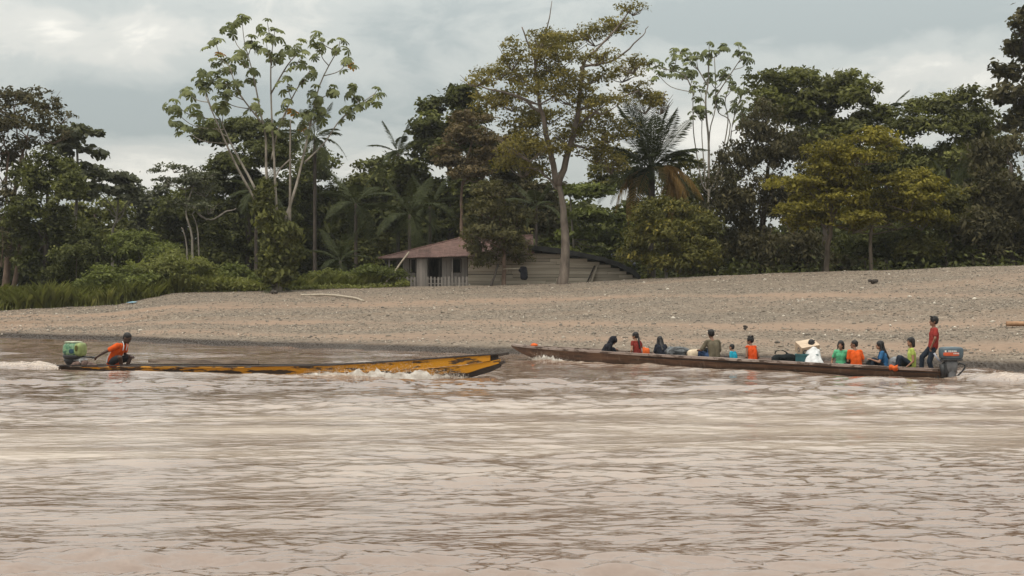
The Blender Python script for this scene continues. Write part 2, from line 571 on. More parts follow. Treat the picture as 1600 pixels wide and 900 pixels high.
# the calm, churned strip left by the boats' wash
mid = 26.0 + .10 * Xw + 2.0 * np.sin(Xw * .12)
calm = np.exp(-(np.abs(Yg - mid) / 7.4) ** 2.6)
rip = rip * (1 - .45 * calm) * np.interp(Yg, [12, 16, 20, 26, 34, 42, 60], [1.6, 1.2, .8, .85, 1.6, 1.7, 1.4])
micro = np.clip(.05 + .06 * (fbm(Xw * .10, Yg * .22, 55) - .5), .03, .12) + .085 * calm * (.5 + fbm(Xw * .22, Yg * .7, 58))
Zw = np.zeros_like(Xw)
wr_ = np.random.default_rng(12)
for lam, slope, cnt in ((5.5, .015, 5), (2.8, .022, 8), (1.5, .036, 14), (.8, .060, 22), (.46, .068, 24), (.26, .058, 22), (.15, .045, 18)):
    for _ in range(cnt):
        l = lam * wr_.uniform(.75, 1.3)
        th = wr_.normal(math.pi / 2 + .08, .55)                       # crests lie mostly across the view
        k = 2 * math.pi / l
        amp = slope * l / (2 * math.pi) * math.sqrt(2.0 / cnt) * 1.15
        fade = np.clip(1.6 - gap / (l * .45), 0, 1)
        ph = k * (math.cos(th) * Xw + math.sin(th) * Yg) + wr_.uniform(0, 6.28)
        s_ = np.sin(ph)
        Zw += amp * fade * (s_ + .28 * np.cos(2 * ph)) * (rip if l < 4 else 1)
# bow waves / stern wash of the two boats
B1S, B1B = np.array([-13.3, 45.9]), np.array([-1.1, 41.3])
B2S, B2B = np.array([11.62, 40.9]), np.array([.87, 52.3])


def boat_uv(S_, B_):
    d = B_ - S_
    L = np.hypot(*d)
    d = d / L
    rx, ry = Xw - S_[0], Yg - S_[1]
    return rx * d[0] + ry * d[1], -rx * d[1] + ry * d[0], L


foam = np.zeros_like(Xw)
for S_, B_, side in ((B1S, B1B, -1), (B2S, B2B, 1)):
    a, b, L = boat_uv(S_, B_)
    nz = fbm(a * 1.3, b * 2.2, 71) - .5
    # hull-side wash, growing from bow to stern, and the trail behind
    back = L - a
    for sg in (-1, 1):
        wdt = .18 + .035 * np.clip(back, 0, 40)
        off = sg * (.35 + .14 * np.clip(back, 0, 60))
        ridge = np.exp(-((b - off) / wdt) ** 2) * np.clip(back / .8, 0, 1) * np.clip(1.3 - back / 26, 0, 1) * (back > -.4)
        Zw += ridge * .07 * (1 + 1.2 * nz)
        foam += ridge * np.clip(.55 + 2.0 * nz, 0, 1) * np.clip(1.0 - back / 20, 0, 1)
        foam += np.exp(-((np.abs(b) - .50) / .16) ** 2) * (a > -.5) * (a < L) * np.clip(.6 + 1.8 * nz, 0, 1) * .38
    trail = np.exp(-(b / (.45 + .05 * np.clip(-a, 0, 60))) ** 2) * (a < .2) * np.exp(np.clip(a, -60, 0) / 16)
    Zw += trail * (.16 + .20 * (fbm(a * 2.0, b * 3.0, 81) - .4)) * np.clip(-a / .8, 0, 1)
    foam += trail * .7
foam = np.clip(foam, 0, 1)
churn = np.clip(calm * (.38 + 1.5 * (fbm(Xw * .25, Yg * .8, 91) - .35)), 0, 1)
Zw = np.where(Yg < 9, Zw * .3, Zw)
nr_, nc_ = Xw.shape
idw = np.arange(nr_ * nc_).reshape(nr_, nc_)
qw = np.stack([idw[:-1, :-1], idw[:-1, 1:], idw[1:, 1:], idw[1:, :-1]], -1).reshape(-1, 4)
t = NT('river_water')
body = t.ramp(t.noise(t.wpos((.10, .22, 1)), 1.0, 4), [(.3, (.155, .095, .066)), (.7, (.20, .130, .093))])
fo = t.attr('foam')
ch = t.attr('churn')
fn = t.noise(t.wpos((3.0, 4.0, 3)), 1.6, 6, .65)
fm = t.math('MULTIPLY', fo, t.n('ShaderNodeMapRange', {'Value': fn, 'From Min': .30, 'From Max': .62}).outputs[0])
colw = t.mix(t.math('MULTIPLY', ch, .9), body, (.47, .375, .295))
colw = t.mix(fm, colw, (.56, .45, .35))
rgw = t.math('ADD', t.attr('micro'), t.math('ADD', t.math('MULTIPLY', ch, .10), t.math('MULTIPLY', fm, .5)))
b1 = t.noise(t.wpos((.8, 2.6, 1)), 1.2, 3, .5)
b2 = t.noise(t.wpos((.9, 2.6, 1)), 3.0, 2, .5)
hb = t.math('ADD', t.math('MULTIPLY', b1, 1.0), t.math('MULTIPLY', b2, .35))
M_WATER = t.done(t.bsdf(colw, rgw, t.bump(hb, .5, .07), **{'IOR': 1.85, 'Specular IOR Level': .5}))
me = np_mesh('river', np.stack([Xw, Yg, Zw], -1).reshape(-1, 3), qw, True, {'foam': foam.ravel(), 'churn': churn.ravel(), 'micro': micro.ravel()})
tag(link('river', me, M_WATER), 'muddy brown rippled river', kind='structure')
# ------------------------------------------------------------------ foliage
L_DARK = leafmat('leaf_dark_evergreen', (.034, .036, .014), (.108, .114, .036), .32, hi=(.20, .205, .062))
L_BROWNDARK = leafmat('leaf_brown_green', (.040, .036, .019), (.105, .090, .046), .3, hi=(.165, .142, .070))
L_MID = leafmat('leaf_mid_green', (.047, .048, .018), (.145, .148, .046), .34, hi=(.25, .245, .07))
L_BRIGHT = leafmat('leaf_fresh_green', (.068, .076, .024), (.175, .195, .058), .38, hi=(.25, .265, .085))
L_OLIVE = leafmat('leaf_olive_yellow', (.076, .066, .014), (.225, .192, .032), .34, hi=(.33, .27, .045))
L_GOLD = leafmat('leaf_gold_tip', (.056, .054, .017), (.135, .126, .036), .32, hi=(.25, .20, .042))
L_RUST = leafmat('leaf_rusty', (.060, .044, .024), (.160, .118, .060), .3, hi=(.235, .18, .085))
L_GREY = leafmat('leaf_grey_green', (.052, .054, .034), (.135, .138, .085), .3, hi=(.20, .20, .13))
L_GRASS = leafmat('leaf_grass', (.100, .105, .034), (.225, .230, .075), .45, hi=(.31, .29, .12))
L_CEC = leafmat('leaf_umbrella', (.075, .085, .036), (.165, .178, .075), .3, hi=(.24, .25, .11))
L_CECOLD = leafmat('leaf_umbrella_old', (.30, .14, .012), (.42, .20, .02), .3)
L_PALM = leafmat('leaf_palm', (.030, .036, .017), (.075, .085, .036), .22, hi=(.125, .135, .062))
L_PALMDEAD = leafmat('leaf_palm_dead', (.17, .095, .03), (.32, .185, .06), .25)
L_YARD = leafmat('leaf_yard_tree', (.055, .050, .024), (.135, .122, .052), .32, hi=(.20, .18, .07))
L_FORK = leafmat('leaf_forked_tree', (.095, .082, .026), (.23, .19, .055), .42, hi=(.36, .28, .06))
BARK_FORK = simple('bark_forked_tree', (.205, .165, .135), (.095, .075, .06), 3.0, .9, (1, 1, .35), .6, .05)
BARK = simple('bark_brown', (.15, .115, .085), (.065, .05, .038), 3.0, .9, (1, 1, .35), .6, .05)
BARK_PALE = simple('bark_pale', (.29, .255, .21), (.13, .11, .088), 2.5, .85, (1, 1, .5), .5, .03)
BARK_DARK = simple('bark_dark', (.085, .065, .052), (.035, .028, .024), 3.0, .9, (1, 1, .35), .5, .04)
BARK_RED = simple('bark_reddish', (.20, .135, .10), (.10, .065, .048), 3.0, .9, (1, 1, .4), .5, .04)


def leaves_mesh(name, C, N, S, T, asp=.5, droop=.0):
    n = len(C)
    r = RNG.normal(size=(n, 3))
    A = np.cross(N, r)
    A /= np.linalg.norm(A, axis=1, keepdims=True) + 1e-9
    B = np.cross(N, A)
    S = S[:, None]
    A[:, 2] -= droop
    v0, v2 = C - A * S * .5, C + A * S * .5
    off = B * S * asp * .5
    md = C + N * S * .07 - A * S * .06
    V = np.stack([v0, md + off, v2, md - off], 1).reshape(-1, 3)
    Fq = np.arange(n * 4).reshape(n, 4)
    return np_mesh(name, V, Fq, False, {'tint': np.repeat(T, 4)})


def crown_leaves(lobes, leaf=.36, dens=1.0, tuft=.55, per=22, flat=.55, up=.55, inner=.18, bias=-.35, seed=0, sub=0):
    """lobes (c, r) -> leaf centres, normals, sizes, tints: tufts over and inside every lobe"""
    rg = np.random.default_rng(seed)
    Cs, Ns, Ss, Ts = [], [], [], []
    for c, r in lobes:
        c, r = np.array(c, float), np.array(r, float)
        # every mass is a heap of smaller boughs, so that lit tops and dark gaps form between them
        ns = sub if sub else int(np.clip(r[0] * r[2] * 2.2, 4, 11))
        sdv = rg.normal(size=(ns * 3, 3))
        sdv /= np.linalg.norm(sdv, axis=1, keepdims=True)
        sdv = sdv[sdv[:, 2] > bias - .25][:ns]
        q = float(np.clip(1.35 / math.sqrt(ns), .36, .75))
        parts = [(c + d_ * r * rg.uniform(.55, .85), r * q * rg.uniform(.75, 1.25)) for d_ in sdv]
        for pc, pr in parts:
            area = (pr[0] * pr[1] + pr[0] * pr[2] + pr[1] * pr[2]) * 4.2
            nt = max(2, int(area * dens * 1.9 / (tuft * tuft * 3.2)))
            d = rg.normal(size=(nt * 4, 3))
            d /= np.linalg.norm(d, axis=1, keepdims=True)
            d = d[d[:, 2] > bias + rg.uniform(-.25, .35, len(d))][:nt]
            rad = np.where(rg.uniform(0, 1, len(d)) < inner, rg.uniform(.2, .75, len(d)), rg.uniform(.78, 1.12, len(d)))
            tc = pc + d * pr * rad[:, None]
            m = len(d)
            tp = np.clip(rg.uniform(.1, .8) + rg.uniform(-.25, .25, m), 0, 1)
            ts = tuft * rg.uniform(.55, 1.2, m)
            o = rg.normal(size=(m, per, 3)) * np.array([.55, .55, .55 * flat]) * ts[:, None, None]
            C = tc[:, None, :] + o
            nn = rg.normal(size=(m, per, 3)) * .5 + d[:, None, :] * .5 + np.array([0, 0, up])
            nn /= np.linalg.norm(nn, axis=2, keepdims=True)
            Cs.append(C.reshape(-1, 3)); Ns.append(nn.reshape(-1, 3))
            Ss.append(leaf * rg.uniform(.65, 1.3, m * per))
            Ts.append(np.clip(tp[:, None] * .65 + rg.uniform(-.1, .4, (m, per)), 0, 1).ravel())
    return np.concatenate(Cs), np.concatenate(Ns), np.concatenate(Ss), np.concatenate(Ts)


def px_lobes(Y, spec, depth=1.0, seed=0, spread=.35):
    """crown masses as they stand: centre row/column, half width and half height -> world ellipsoids at their own depths"""
    rg = random.Random(seed)
    k = Y / 2400
    xs = [s[0] for s in spec]
    half = (max(xs) - min(xs)) / 2 * k + 1
    out = []
    for (px, py, rx, ry) in spec:
        c = P(px, py, Y)
        c.y += rg.uniform(-spread, spread) * half * depth
        # keep the place in the view when the mass lies nearer or farther
        q = c.y / Y
        c.x *= q
        c.z = CAM_H + (c.z - CAM_H) * q
        out.append((c, (rx * k, max(rx * k * .85, .4) * depth, ry * k)))
    return out


def wob(pts, a, seed=0):
    rg = random.Random(seed)
    return [p if i in (0,) else p + Vector((rg.uniform(-a, a), rg.uniform(-a, a), rg.uniform(-a, a))) for i, p in enumerate(pts)]


def stem_px(pts, Y, dy=0.0):
    """a stem through photograph points; dy spreads it in depth towards its tip"""
    n = len(pts)
    out = []
    for i, (x, y) in enumerate(pts):
        Yi = Y + dy * i / max(n - 1, 1)
        out.append(P(x, y, Yi))
    return out


def root_to_ground(pts):
    p = pts[0]
    p.z = gz(p) - .3
    return pts


DENS = 1.0


def tree(name, label, cat, Y, spec, mat, trunks, bark, leaf=.36, dens=1.0, tuft=.55, per=22, flat=.55, up=.55, inner=.22, bias=-.35,
         depth=1.0, seed=0, asp=.5, droop=0.0, limbs=(), group=None, r0=.22, autolimb=3, twigs=False, fat=1.0):
    spec = [(x_, y_, a_, b_ * fat) for x_, y_, a_, b_ in spec]
    lob = px_lobes(Y, spec, depth, seed)
    tr = [root_to_ground(stem_px(t_, Y)) if i == 0 or t_[0][1] > 395 else stem_px(t_, Y) for i, t_ in enumerate(trunks)]
    b = tr[0][0].copy() if tr else Vector((np.mean([l[0].x for l in lob]), Y, 0))
    b.z = gz(b)
    root = empty(name, b, 0, label, cat, group)
    C, N, S, T = crown_leaves([(l[0] - b, l[1]) for l in lob], leaf, dens, tuft, per, flat, up, inner, bias, seed + 5)
    link('crown', leaves_mesh('crown', C, N, S, T, asp, droop), mat, root)
    for i, t_ in enumerate(tr):
        m = MB()
        pts = curve([p - b for p in t_], 4)
        pts = wob(pts, .04, seed + i)
        rr = r0 * (1.0 if i == 0 else .7)
        m.tube(pts, taper(len(pts), rr * 1.15, rr * .42, .8), 9)
        m.build('trunk', bark, root, True)
    # limbs reach from the trunk head into the crown masses
    if tr:
        rg = random.Random(seed + 3)
        tops = [t_[-1] - b for t_ in tr] + [t_[max(0, len(t_) - 2)] - b for t_ in tr]
        m = MB()
        order = sorted(lob, key=lambda l: -l[1][0] * l[1][2])
        for l in order[:autolimb]:
            c = l[0] - b
            s = min(tops, key=lambda q: (q - c).length + (5 if q.z > c.z else 0))
            mid = s.lerp(c, .5) + Vector((0, 0, -.12 * (c - s).length))
            pts = wob(curve([s, mid, c], 4), .08, seed)
            m = MB()
            m.tube(pts, taper(len(pts), r0 * .4, r0 * .1), 6)
            m.build('limb', bark, root, True)
    for i, (pts, ra, rb) in enumerate(limbs):
        m = MB()
        q = wob(curve([p - b for p in stem_px(pts, Y, random.Random(seed + i).uniform(-1.5, 1.5))], 4), .05, seed + i)
        m.tube(q, taper(len(q), ra, rb), 7)
        m.build('limb', bark, root, True)
    if twigs:
        m = MB()
        rg = random.Random(seed + 9)
        for c, r in lob:
            c = c - b
            for k in range(twigs):
                a = rg.uniform(0, 6.28)
                e = c + Vector((math.cos(a) * r[0], math.sin(a) * r[1], rg.uniform(-.1, .9) * r[2]))
                s = c + Vector((0, 0, -r[2] * .8))
                m.tube([s, s.lerp(e, .5) + Vector((rg.uniform(-.15, .15), 0, rg.uniform(-.2, .1))), e], [.045, .028, .012], 4, False)
        tag(m.build('twigs', bark, root, True), kind='stuff')
    return root


# ---------- left bank
tree('riverside_tree', 'tall dark tree with open sooty crown and leaning brown trunks at the left edge', 'tree', 112,
     [(20, 165, 38, 24), (62, 160, 34, 20), (95, 182, 20, 14), (45, 198, 52, 22), (2, 205, 40, 34), (82, 212, 28, 16), (40, 236, 42, 18), (4, 262, 26, 28), (3, 320, 22, 40), (2, 385, 20, 40), (-40, 220, 40, 60), (-45, 320, 40, 50)],
     L_BROWNDARK, [[(6, 455), (13, 400), (27, 352), (22, 305), (36, 240)], [(14, 452), (30, 395), (24, 340), (8, 300), (14, 240)]], BARK_RED,
     .34, .36, .5, 18, .5, seed=1, r0=.26, autolimb=6, twigs=5)
tree('vine_covered_tree', 'dark green vine-smothered tree with a domed lit top beside the left edge', 'tree', 109,
     [(60, 285, 38, 38), (88, 258, 30, 26), (98, 305, 26, 34), (55, 350, 45, 40), (42, 400, 42, 38), (100, 380, 40, 38), (118, 425, 34, 26), (75, 430, 40, 25)],
     L_DARK, [[(70, 455), (72, 380), (75, 300)]], BARK_DARK, .34, .85, .5, 22, .6, seed=2, r0=.25)
tree('broadleaf_tree', 'pale broad-leaved tree with a slanting bare limb behind the dark left trees', 'tree', 116,
     [(124, 210, 26, 13), (146, 243, 13, 10), (134, 275, 22, 16), (108, 232, 22, 18), (150, 298, 20, 12), (120, 306, 22, 16), (100, 265, 18, 18)],
     L_GREY, [[(112, 440), (118, 340), (122, 260), (118, 215)]], BARK_PALE, .55, .62, .55, 14, .4, seed=3, asp=.75, r0=.15,
     limbs=[([(58, 375), (82, 338), (101, 292), (112, 262)], .11, .05)])
tree('umbrella_tree', 'small flat-topped grey-green tree on a pale straight stem at the far left bank', 'tree', 121,
     [(186, 280, 28, 7), (206, 298, 15, 9), (152, 298, 20, 9), (162, 276, 14, 7), (196, 308, 14, 8)],
     L_GREY, [[(177, 412), (176, 370), (182, 340), (186, 288)]], BARK_PALE, .5, .8, .5, 16, .35, seed=4, asp=.7, r0=.13,
     limbs=[([(178, 352), (192, 335), (205, 303)], .07, .03), ([(182, 335), (165, 310), (155, 300)], .06, .03)])
tree('feathery_tree', 'thin feathery pinkish-grey tree on slim pale stems left of the big umbrella tree', 'tree', 113,
     [(272, 264, 24, 7), (312, 274, 26, 9), (290, 288, 34, 10), (322, 298, 26, 12), (298, 318, 28, 10), (262, 285, 16, 8), (325, 325, 22, 12)],
     L_RUST if False else L_GREY, [[(303, 425), (300, 372), (291, 330), (304, 282)], [(313, 418), (309, 365), (300, 335)], [(296, 420), (292, 385), (284, 355)]], BARK_PALE,
     .27, .55, .5, 20, .3, seed=5, r0=.10, twigs=4,
     limbs=[([(296, 318), (315, 338), (330, 343), (350, 332), (370, 326)], .09, .045)])
for i, (sp, Yf, ml, lb) in enumerate([
        ([(215, 328, 28, 24), (250, 318, 24, 20), (232, 362, 44, 36), (205, 375, 26, 26)], 131, L_GREY, 'rounded grey-green tree with ragged top beyond the left thicket'),
        ([(288, 335, 36, 30), (265, 365, 35, 34), (310, 370, 36, 34)], 128, L_DARK, 'dark bushy tree behind the feathery pale-stemmed tree'),
        ([(148, 335, 34, 26), (172, 375, 40, 26), (140, 385, 32, 30), (185, 345, 20, 20)], 127, L_MID, 'loose green tree below the flat-topped grey-green tree')]):
    tree('forest_tree', lb, 'tree', Yf, sp, ml, [[(sp[0][0], 440), (sp[0][0] + 3, 380), (sp[0][0], sp[0][1])]], BARK_DARK, .42, .95, .6, 18, .55, seed=20 + i, r0=.2)

# ---------- behind the big umbrella tree
tree('dense_tree', 'dense dark round-topped tree rising behind the big umbrella tree', 'tree', 122,
     [(348, 214, 38, 20), (386, 203, 30, 14), (326, 224, 22, 22), (420, 222, 36, 24), (395, 252, 62, 32), (365, 292, 58, 38), (350, 345, 50, 42), (345, 400, 48, 38), (415, 330, 50, 45), (420, 400, 52, 42)],
     L_DARK, [[(390, 445), (388, 350), (385, 260)]], BARK_DARK, .38, 1.15, .6, 22, .5, seed=6, r0=.3)
tree('forest_tree', 'shadowy dark tree between the big umbrella tree and the palms', 'tree', 127,
     [(478, 285, 34, 34), (505, 255, 26, 20), (470, 340, 42, 45), (478, 400, 42, 40), (520, 330, 36, 40), (530, 395, 38, 38)],
     L_DARK, [[(500, 440), (498, 350), (492, 280)]], BARK_DARK, .40, 1.0, .6, 20, .55, seed=7, r0=.22)
# ---------- above the house
tree('dense_tree', 'tall dark glossy tree with stacked clumps above the house roof', 'tree', 125,
     [(716, 148, 22, 16), (690, 172, 34, 22), (664, 198, 20, 22), (700, 218, 46, 28), (670, 250, 40, 28), (734, 200, 34, 28), (650, 292, 42, 30), (700, 300, 46, 35), (760, 262, 42, 40), (752, 320, 40, 35), (640, 345, 42, 36), (690, 365, 46, 36)],
     L_DARK, [[(700, 440), (705, 330), (700, 220)]], BARK_DARK, .42, 1.1, .6, 22, .5, seed=8, r0=.34, asp=.6)
tree('forest_tree', 'low bushy green tree sloping down left of the tall dark glossy tree', 'tree', 130,
     [(600, 268, 34, 18), (575, 300, 34, 28), (620, 300, 40, 34), (585, 350, 46, 40), (580, 400, 50, 36), (630, 395, 40, 36), (555, 330, 26, 30)],
     L_MID, [[(600, 440), (600, 350), (600, 290)]], BARK_DARK, .42, .95, .6, 20, .55, seed=9, r0=.22)
tree('rusty_tree', 'slender tree with rust-tinged leaves on a thin straight stem above the house', 'tree', 117,
     [(738, 186, 28, 14), (718, 214, 26, 15), (762, 218, 30, 15), (745, 246, 40, 16), (718, 262, 24, 13), (775, 245, 24, 14), (700, 240, 18, 10), (740, 275, 34, 12)],
     L_RUST, [[(722, 440), (721, 350), (722, 290), (738, 215)]], BARK_RED, .30, .8, .5, 20, .4, seed=10, r0=.15, twigs=4)
tree('forest_tree', 'dark tree filling the gap behind the tall forked tree', 'tree', 121,
     [(812, 235, 34, 30), (840, 300, 40, 34), (800, 300, 40, 34), (845, 355, 40, 34), (800, 350, 36, 34), (790, 265, 30, 24)],
     L_BROWNDARK, [[(830, 440), (828, 360), (822, 280)]], BARK_DARK, .38, .95, .58, 20, .5, seed=11, r0=.22)
tree('yard_tree', 'small drooping brown-green tree standing in front of the house wall', 'tree', 105,
     [(770, 325, 40, 22), (745, 352, 27, 20), (802, 342, 30, 22), (768, 298, 30, 13), (780, 372, 46, 18), (744, 384, 20, 12), (816, 378, 20, 16), (764, 399, 24, 8), (812, 402, 14, 7), (744, 410, 9, 5), (790, 392, 24, 8)],
     L_YARD, [[(787, 446), (788, 420), (786, 380), (780, 330)]], BARK_RED, .26, .62, .42, 18, .5, seed=12, r0=.17, droop=.35, bias=-.8, twigs=4)

# ---------- the tall forked tree
tree('forked_tree', 'tallest forked tree with sparse olive-yellow crown rising in front of the house', 'tree', 103,
     [(988, 16, 20, 7), (966, 38, 30, 9), (930, 58, 36, 12), (878, 74, 45, 14), (842, 64, 30, 10), (868, 98, 50, 13), (930, 92, 30, 9), (800, 92, 22, 16), (782, 114, 24, 9), (745, 124, 26, 9), (822, 120, 36, 12), (872, 124, 42, 11), (920, 122, 30, 9),
      (990, 104, 22, 9), (972, 118, 30, 9), (1002, 138, 24, 9), (842, 150, 42, 11), (892, 150, 40, 12), (940, 166, 40, 11), (858, 180, 46, 12), (920, 190, 46, 12), (800, 160, 42, 12), (766, 148, 26, 9), (830, 200, 40, 12), (950, 206, 40, 15), (902, 212, 30, 9),
      (828, 232, 50, 17), (816, 258, 36, 16), (930, 235, 40, 17), (1008, 164, 24, 12), (1032, 162, 20, 14), (955, 255, 25, 14), (880, 215, 25, 9)],
     L_FORK, [[(878, 446), (884, 395), (880, 330), (872, 284)]], BARK_FORK, .23, .72, .44, 14, .5, seed=13, depth=1.0, r0=.36, autolimb=0, twigs=7, fat=1.5,
     limbs=[([(872, 290), (890, 232), (900, 190), (908, 130), (915, 95), (940, 70), (985, 16)], .24, .04),
            ([(871, 288), (856, 222), (848, 180), (839, 140), (835, 92), (815, 42)], .22, .04),
            ([(848, 180), (812, 152), (765, 140), (735, 128)], .12, .03), ([(903, 172), (940, 160), (975, 150), (1000, 140)], .12, .03),
            ([(906, 106), (962, 92), (998, 62), (1012, 42)], .09, .02), ([(838, 100), (852, 55), (862, 2)], .08, .02),
            ([(900, 200), (930, 175), (950, 160)], .10, .03), ([(856, 222), (825, 232), (800, 225)], .10, .03), ([(893, 225), (925, 232), (950, 210)], .10, .03),
            ([(839, 140), (810, 118), (795, 85)], .08, .03), ([(908, 130), (880, 110), (868, 80)], .09, .03), ([(870, 295), (845, 268), (812, 262)], .10, .03)])
# ---------- between the forked tree and the palm
tree('forest_tree', 'fresh green layered tree between the forked tree and the coconut palm', 'tree', 117,
     [(910, 342, 30, 12), (958, 348, 26, 16), (900, 372, 36, 13), (950, 384, 42, 18), (930, 310, 26, 16), (905, 300, 20, 12), (985, 340, 22, 24), (935, 410, 46, 18), (885, 405, 26, 16)],
     L_BRIGHT, [[(897, 440), (896, 375), (890, 302)]], BARK_PALE, .42, .9, .55, 18, .35, seed=14, r0=.13)
tree('yellow_tipped_bush', 'bushy tree with yellow-tipped leaves at the right end of the house', 'shrub', 101,
     [(1040, 328, 38, 20), (1003, 350, 24, 20), (1080, 350, 36, 28), (1030, 375, 46, 32), (1000, 402, 30, 20), (1068, 398, 42, 28), (1025, 415, 40, 18)],
     L_GOLD, [[(1040, 436), (1042, 395), (1040, 345)]], BARK_PALE, .30, 1.0, .46, 20, .6, seed=15, r0=.11, droop=.3, asp=.4)
tree('forest_tree', 'loose brown-green tree filling the gap behind the coconut palm', 'tree', 121,
     [(1000, 296, 36, 26), (955, 288, 26, 16), (1052, 300, 36, 28), (1092, 292, 30, 22), (1112, 322, 34, 26), (1130, 282, 24, 20), (1040, 345, 50, 36), (1085, 360, 44, 30), (980, 250, 24, 16), (1066, 262, 22, 12), (930, 268, 24, 14)],
     L_GOLD, [[(1058, 440), (1062, 370), (1050, 300)]], BARK_DARK, .36, .8, .55, 18, .45, seed=55, r0=.2)
# ---------- right bank
tree('tangled_tree', 'broad brown-grey vine-tangled tree mass right of the coconut palm', 'tree', 104,
     [(1180, 196, 32, 34), (1158, 250, 36, 34), (1222, 225, 46, 34), (1132, 300, 38, 38), (1190, 312, 50, 46), (1132, 368, 46, 44), (1200, 388, 46, 38), (1255, 300, 38, 46), (1286, 250, 36, 36), (1260, 385, 38, 36), (1100, 400, 30, 28), (1320, 400, 40, 28)],
     L_BROWNDARK, [[(1190, 434), (1192, 350), (1200, 260)], [(1240, 432), (1262, 380), (1275, 330)]], BARK_DARK, .30, .90, .5, 20, .8, seed=16, r0=.28, droop=.5, bias=-.7, twigs=5)
tree('dense_tree', 'large domed tree with bright green lit top on the right bank', 'tree', 115,
     [(1208, 134, 34, 18), (1258, 124, 40, 14), (1312, 132, 40, 18), (1350, 154, 30, 18), (1290, 165, 60, 28), (1362, 186, 28, 20), (1240, 178, 48, 28), (1330, 216, 46, 34), (1200, 170, 24, 26), (1280, 230, 50, 40)],
     L_MID, [[(1290, 430), (1290, 330), (1285, 220)]], BARK_DARK, .42, .95, .6, 22, .5, seed=17, r0=.34, bias=-.5)
tree('layered_tree', 'spreading yellow-olive tree in flat layers standing on the right beach crest', 'tree', 94,
     [(1345, 213, 34, 9), (1382, 221, 24, 9), (1300, 238, 40, 12), (1350, 244, 40, 12), (1288, 260, 34, 11), (1268, 290, 48, 12), (1332, 270, 40, 11), (1250, 324, 40, 12), (1226, 334, 20, 9), (1300, 314, 46, 12), (1352, 300, 50, 12), (1402, 290, 40, 12), (1430, 280, 28, 10), (1452, 290, 20, 10), (1290, 343, 40, 12), (1368, 325, 50, 12), (1242, 354, 24, 10), (1422, 318, 36, 13), (1462, 304, 30, 13), (1402, 344, 46, 14), (1332, 352, 40, 12), (1440, 345, 36, 14)],
     L_OLIVE, [[(1291, 424), (1294, 385), (1298, 350), (1290, 295)], [(1362, 420), (1361, 365), (1380, 322), (1422, 292)]], BARK, .26, .8, .42, 18, .45, seed=18, r0=.17, autolimb=7, twigs=3, fat=1.35,
     limbs=[([(1297, 350), (1320, 300), (1340, 250), (1345, 220)], .09, .03), ([(1294, 360), (1262, 335), (1240, 330)], .07, .03)])
tree('dense_tree', 'twin-domed dark green tree right of the yellow-olive tree', 'tree', 112,
     [(1460, 178, 40, 20), (1438, 172, 24, 13), (1515, 168, 34, 19), (1530, 192, 28, 22), (1480, 210, 50, 28), (1542, 224, 40, 28), (1420, 210, 34, 28), (1502, 252, 50, 34), (1428, 262, 42, 34), (1545, 275, 40, 38), (1395, 240, 26, 24), (1400, 275, 34, 24), (1370, 262, 26, 22)],
     L_MID, [[(1480, 430), (1482, 330), (1480, 230)]], BARK_DARK, .38, .85, .58, 22, .45, seed=19, r0=.32, bias=-.25)
tree('riverside_tree', 'tall dark tree with large leaves against the sky at the right edge', 'tree', 101,
     [(1590, 45, 14, 12), (1586, 78, 18, 13), (1574, 114, 20, 13), (1592, 150, 28, 18), (1566, 152, 12, 10), (1602, 190, 30, 24), (1622, 90, 30, 50), (1650, 180, 40, 50), (1618, 30, 22, 20)],
     L_BROWNDARK, [[(1630, 420), (1622, 300), (1612, 150), (1600, 60)]], BARK_DARK, .42, .7, .5, 16, .6, seed=21, r0=.3, asp=.7, twigs=4)
tree('tangled_tree', 'dark brown creeper-hung tree filling the lower right edge', 'tree', 97,
     [(1572, 242, 46, 40), (1592, 312, 46, 46), (1552, 350, 38, 42), (1592, 385, 44, 38), (1540, 395, 30, 26), (1640, 330, 50, 80), (1535, 300, 26, 30)],
     L_BROWNDARK, [[(1580, 424), (1582, 340), (1580, 260)]], BARK_DARK, .30, .95, .5, 20, .8, seed=22, r0=.26, droop=.5, bias=-.7)
for i, (sp, lb) in enumerate([
        ([(1450, 322, 34, 22), (1478, 358, 40, 26), (1440, 385, 38, 28), (1490, 322, 26, 22)], 'olive green bush under the twin-domed dark tree'),
        ([(1502, 362, 30, 28), (1512, 398, 34, 24), (1470, 402, 30, 22)], 'rounded low bush beside the creeper-hung right edge'),
        ([(1400, 380, 34, 32), (1352, 392, 36, 26), (1395, 408, 36, 18)], 'dark green bush below the yellow-olive tree')]):
    tree('shrub', lb, 'shrub', 97 + i, sp, (L_OLIVE, L_MID, L_DARK)[i] if i else L_GOLD, [[(sp[1][0], 424), (sp[1][0], 400), (sp[1][0], sp[1][1])]], BARK, .27, 1.0, .42, 20, .6, seed=30 + i, r0=.08)

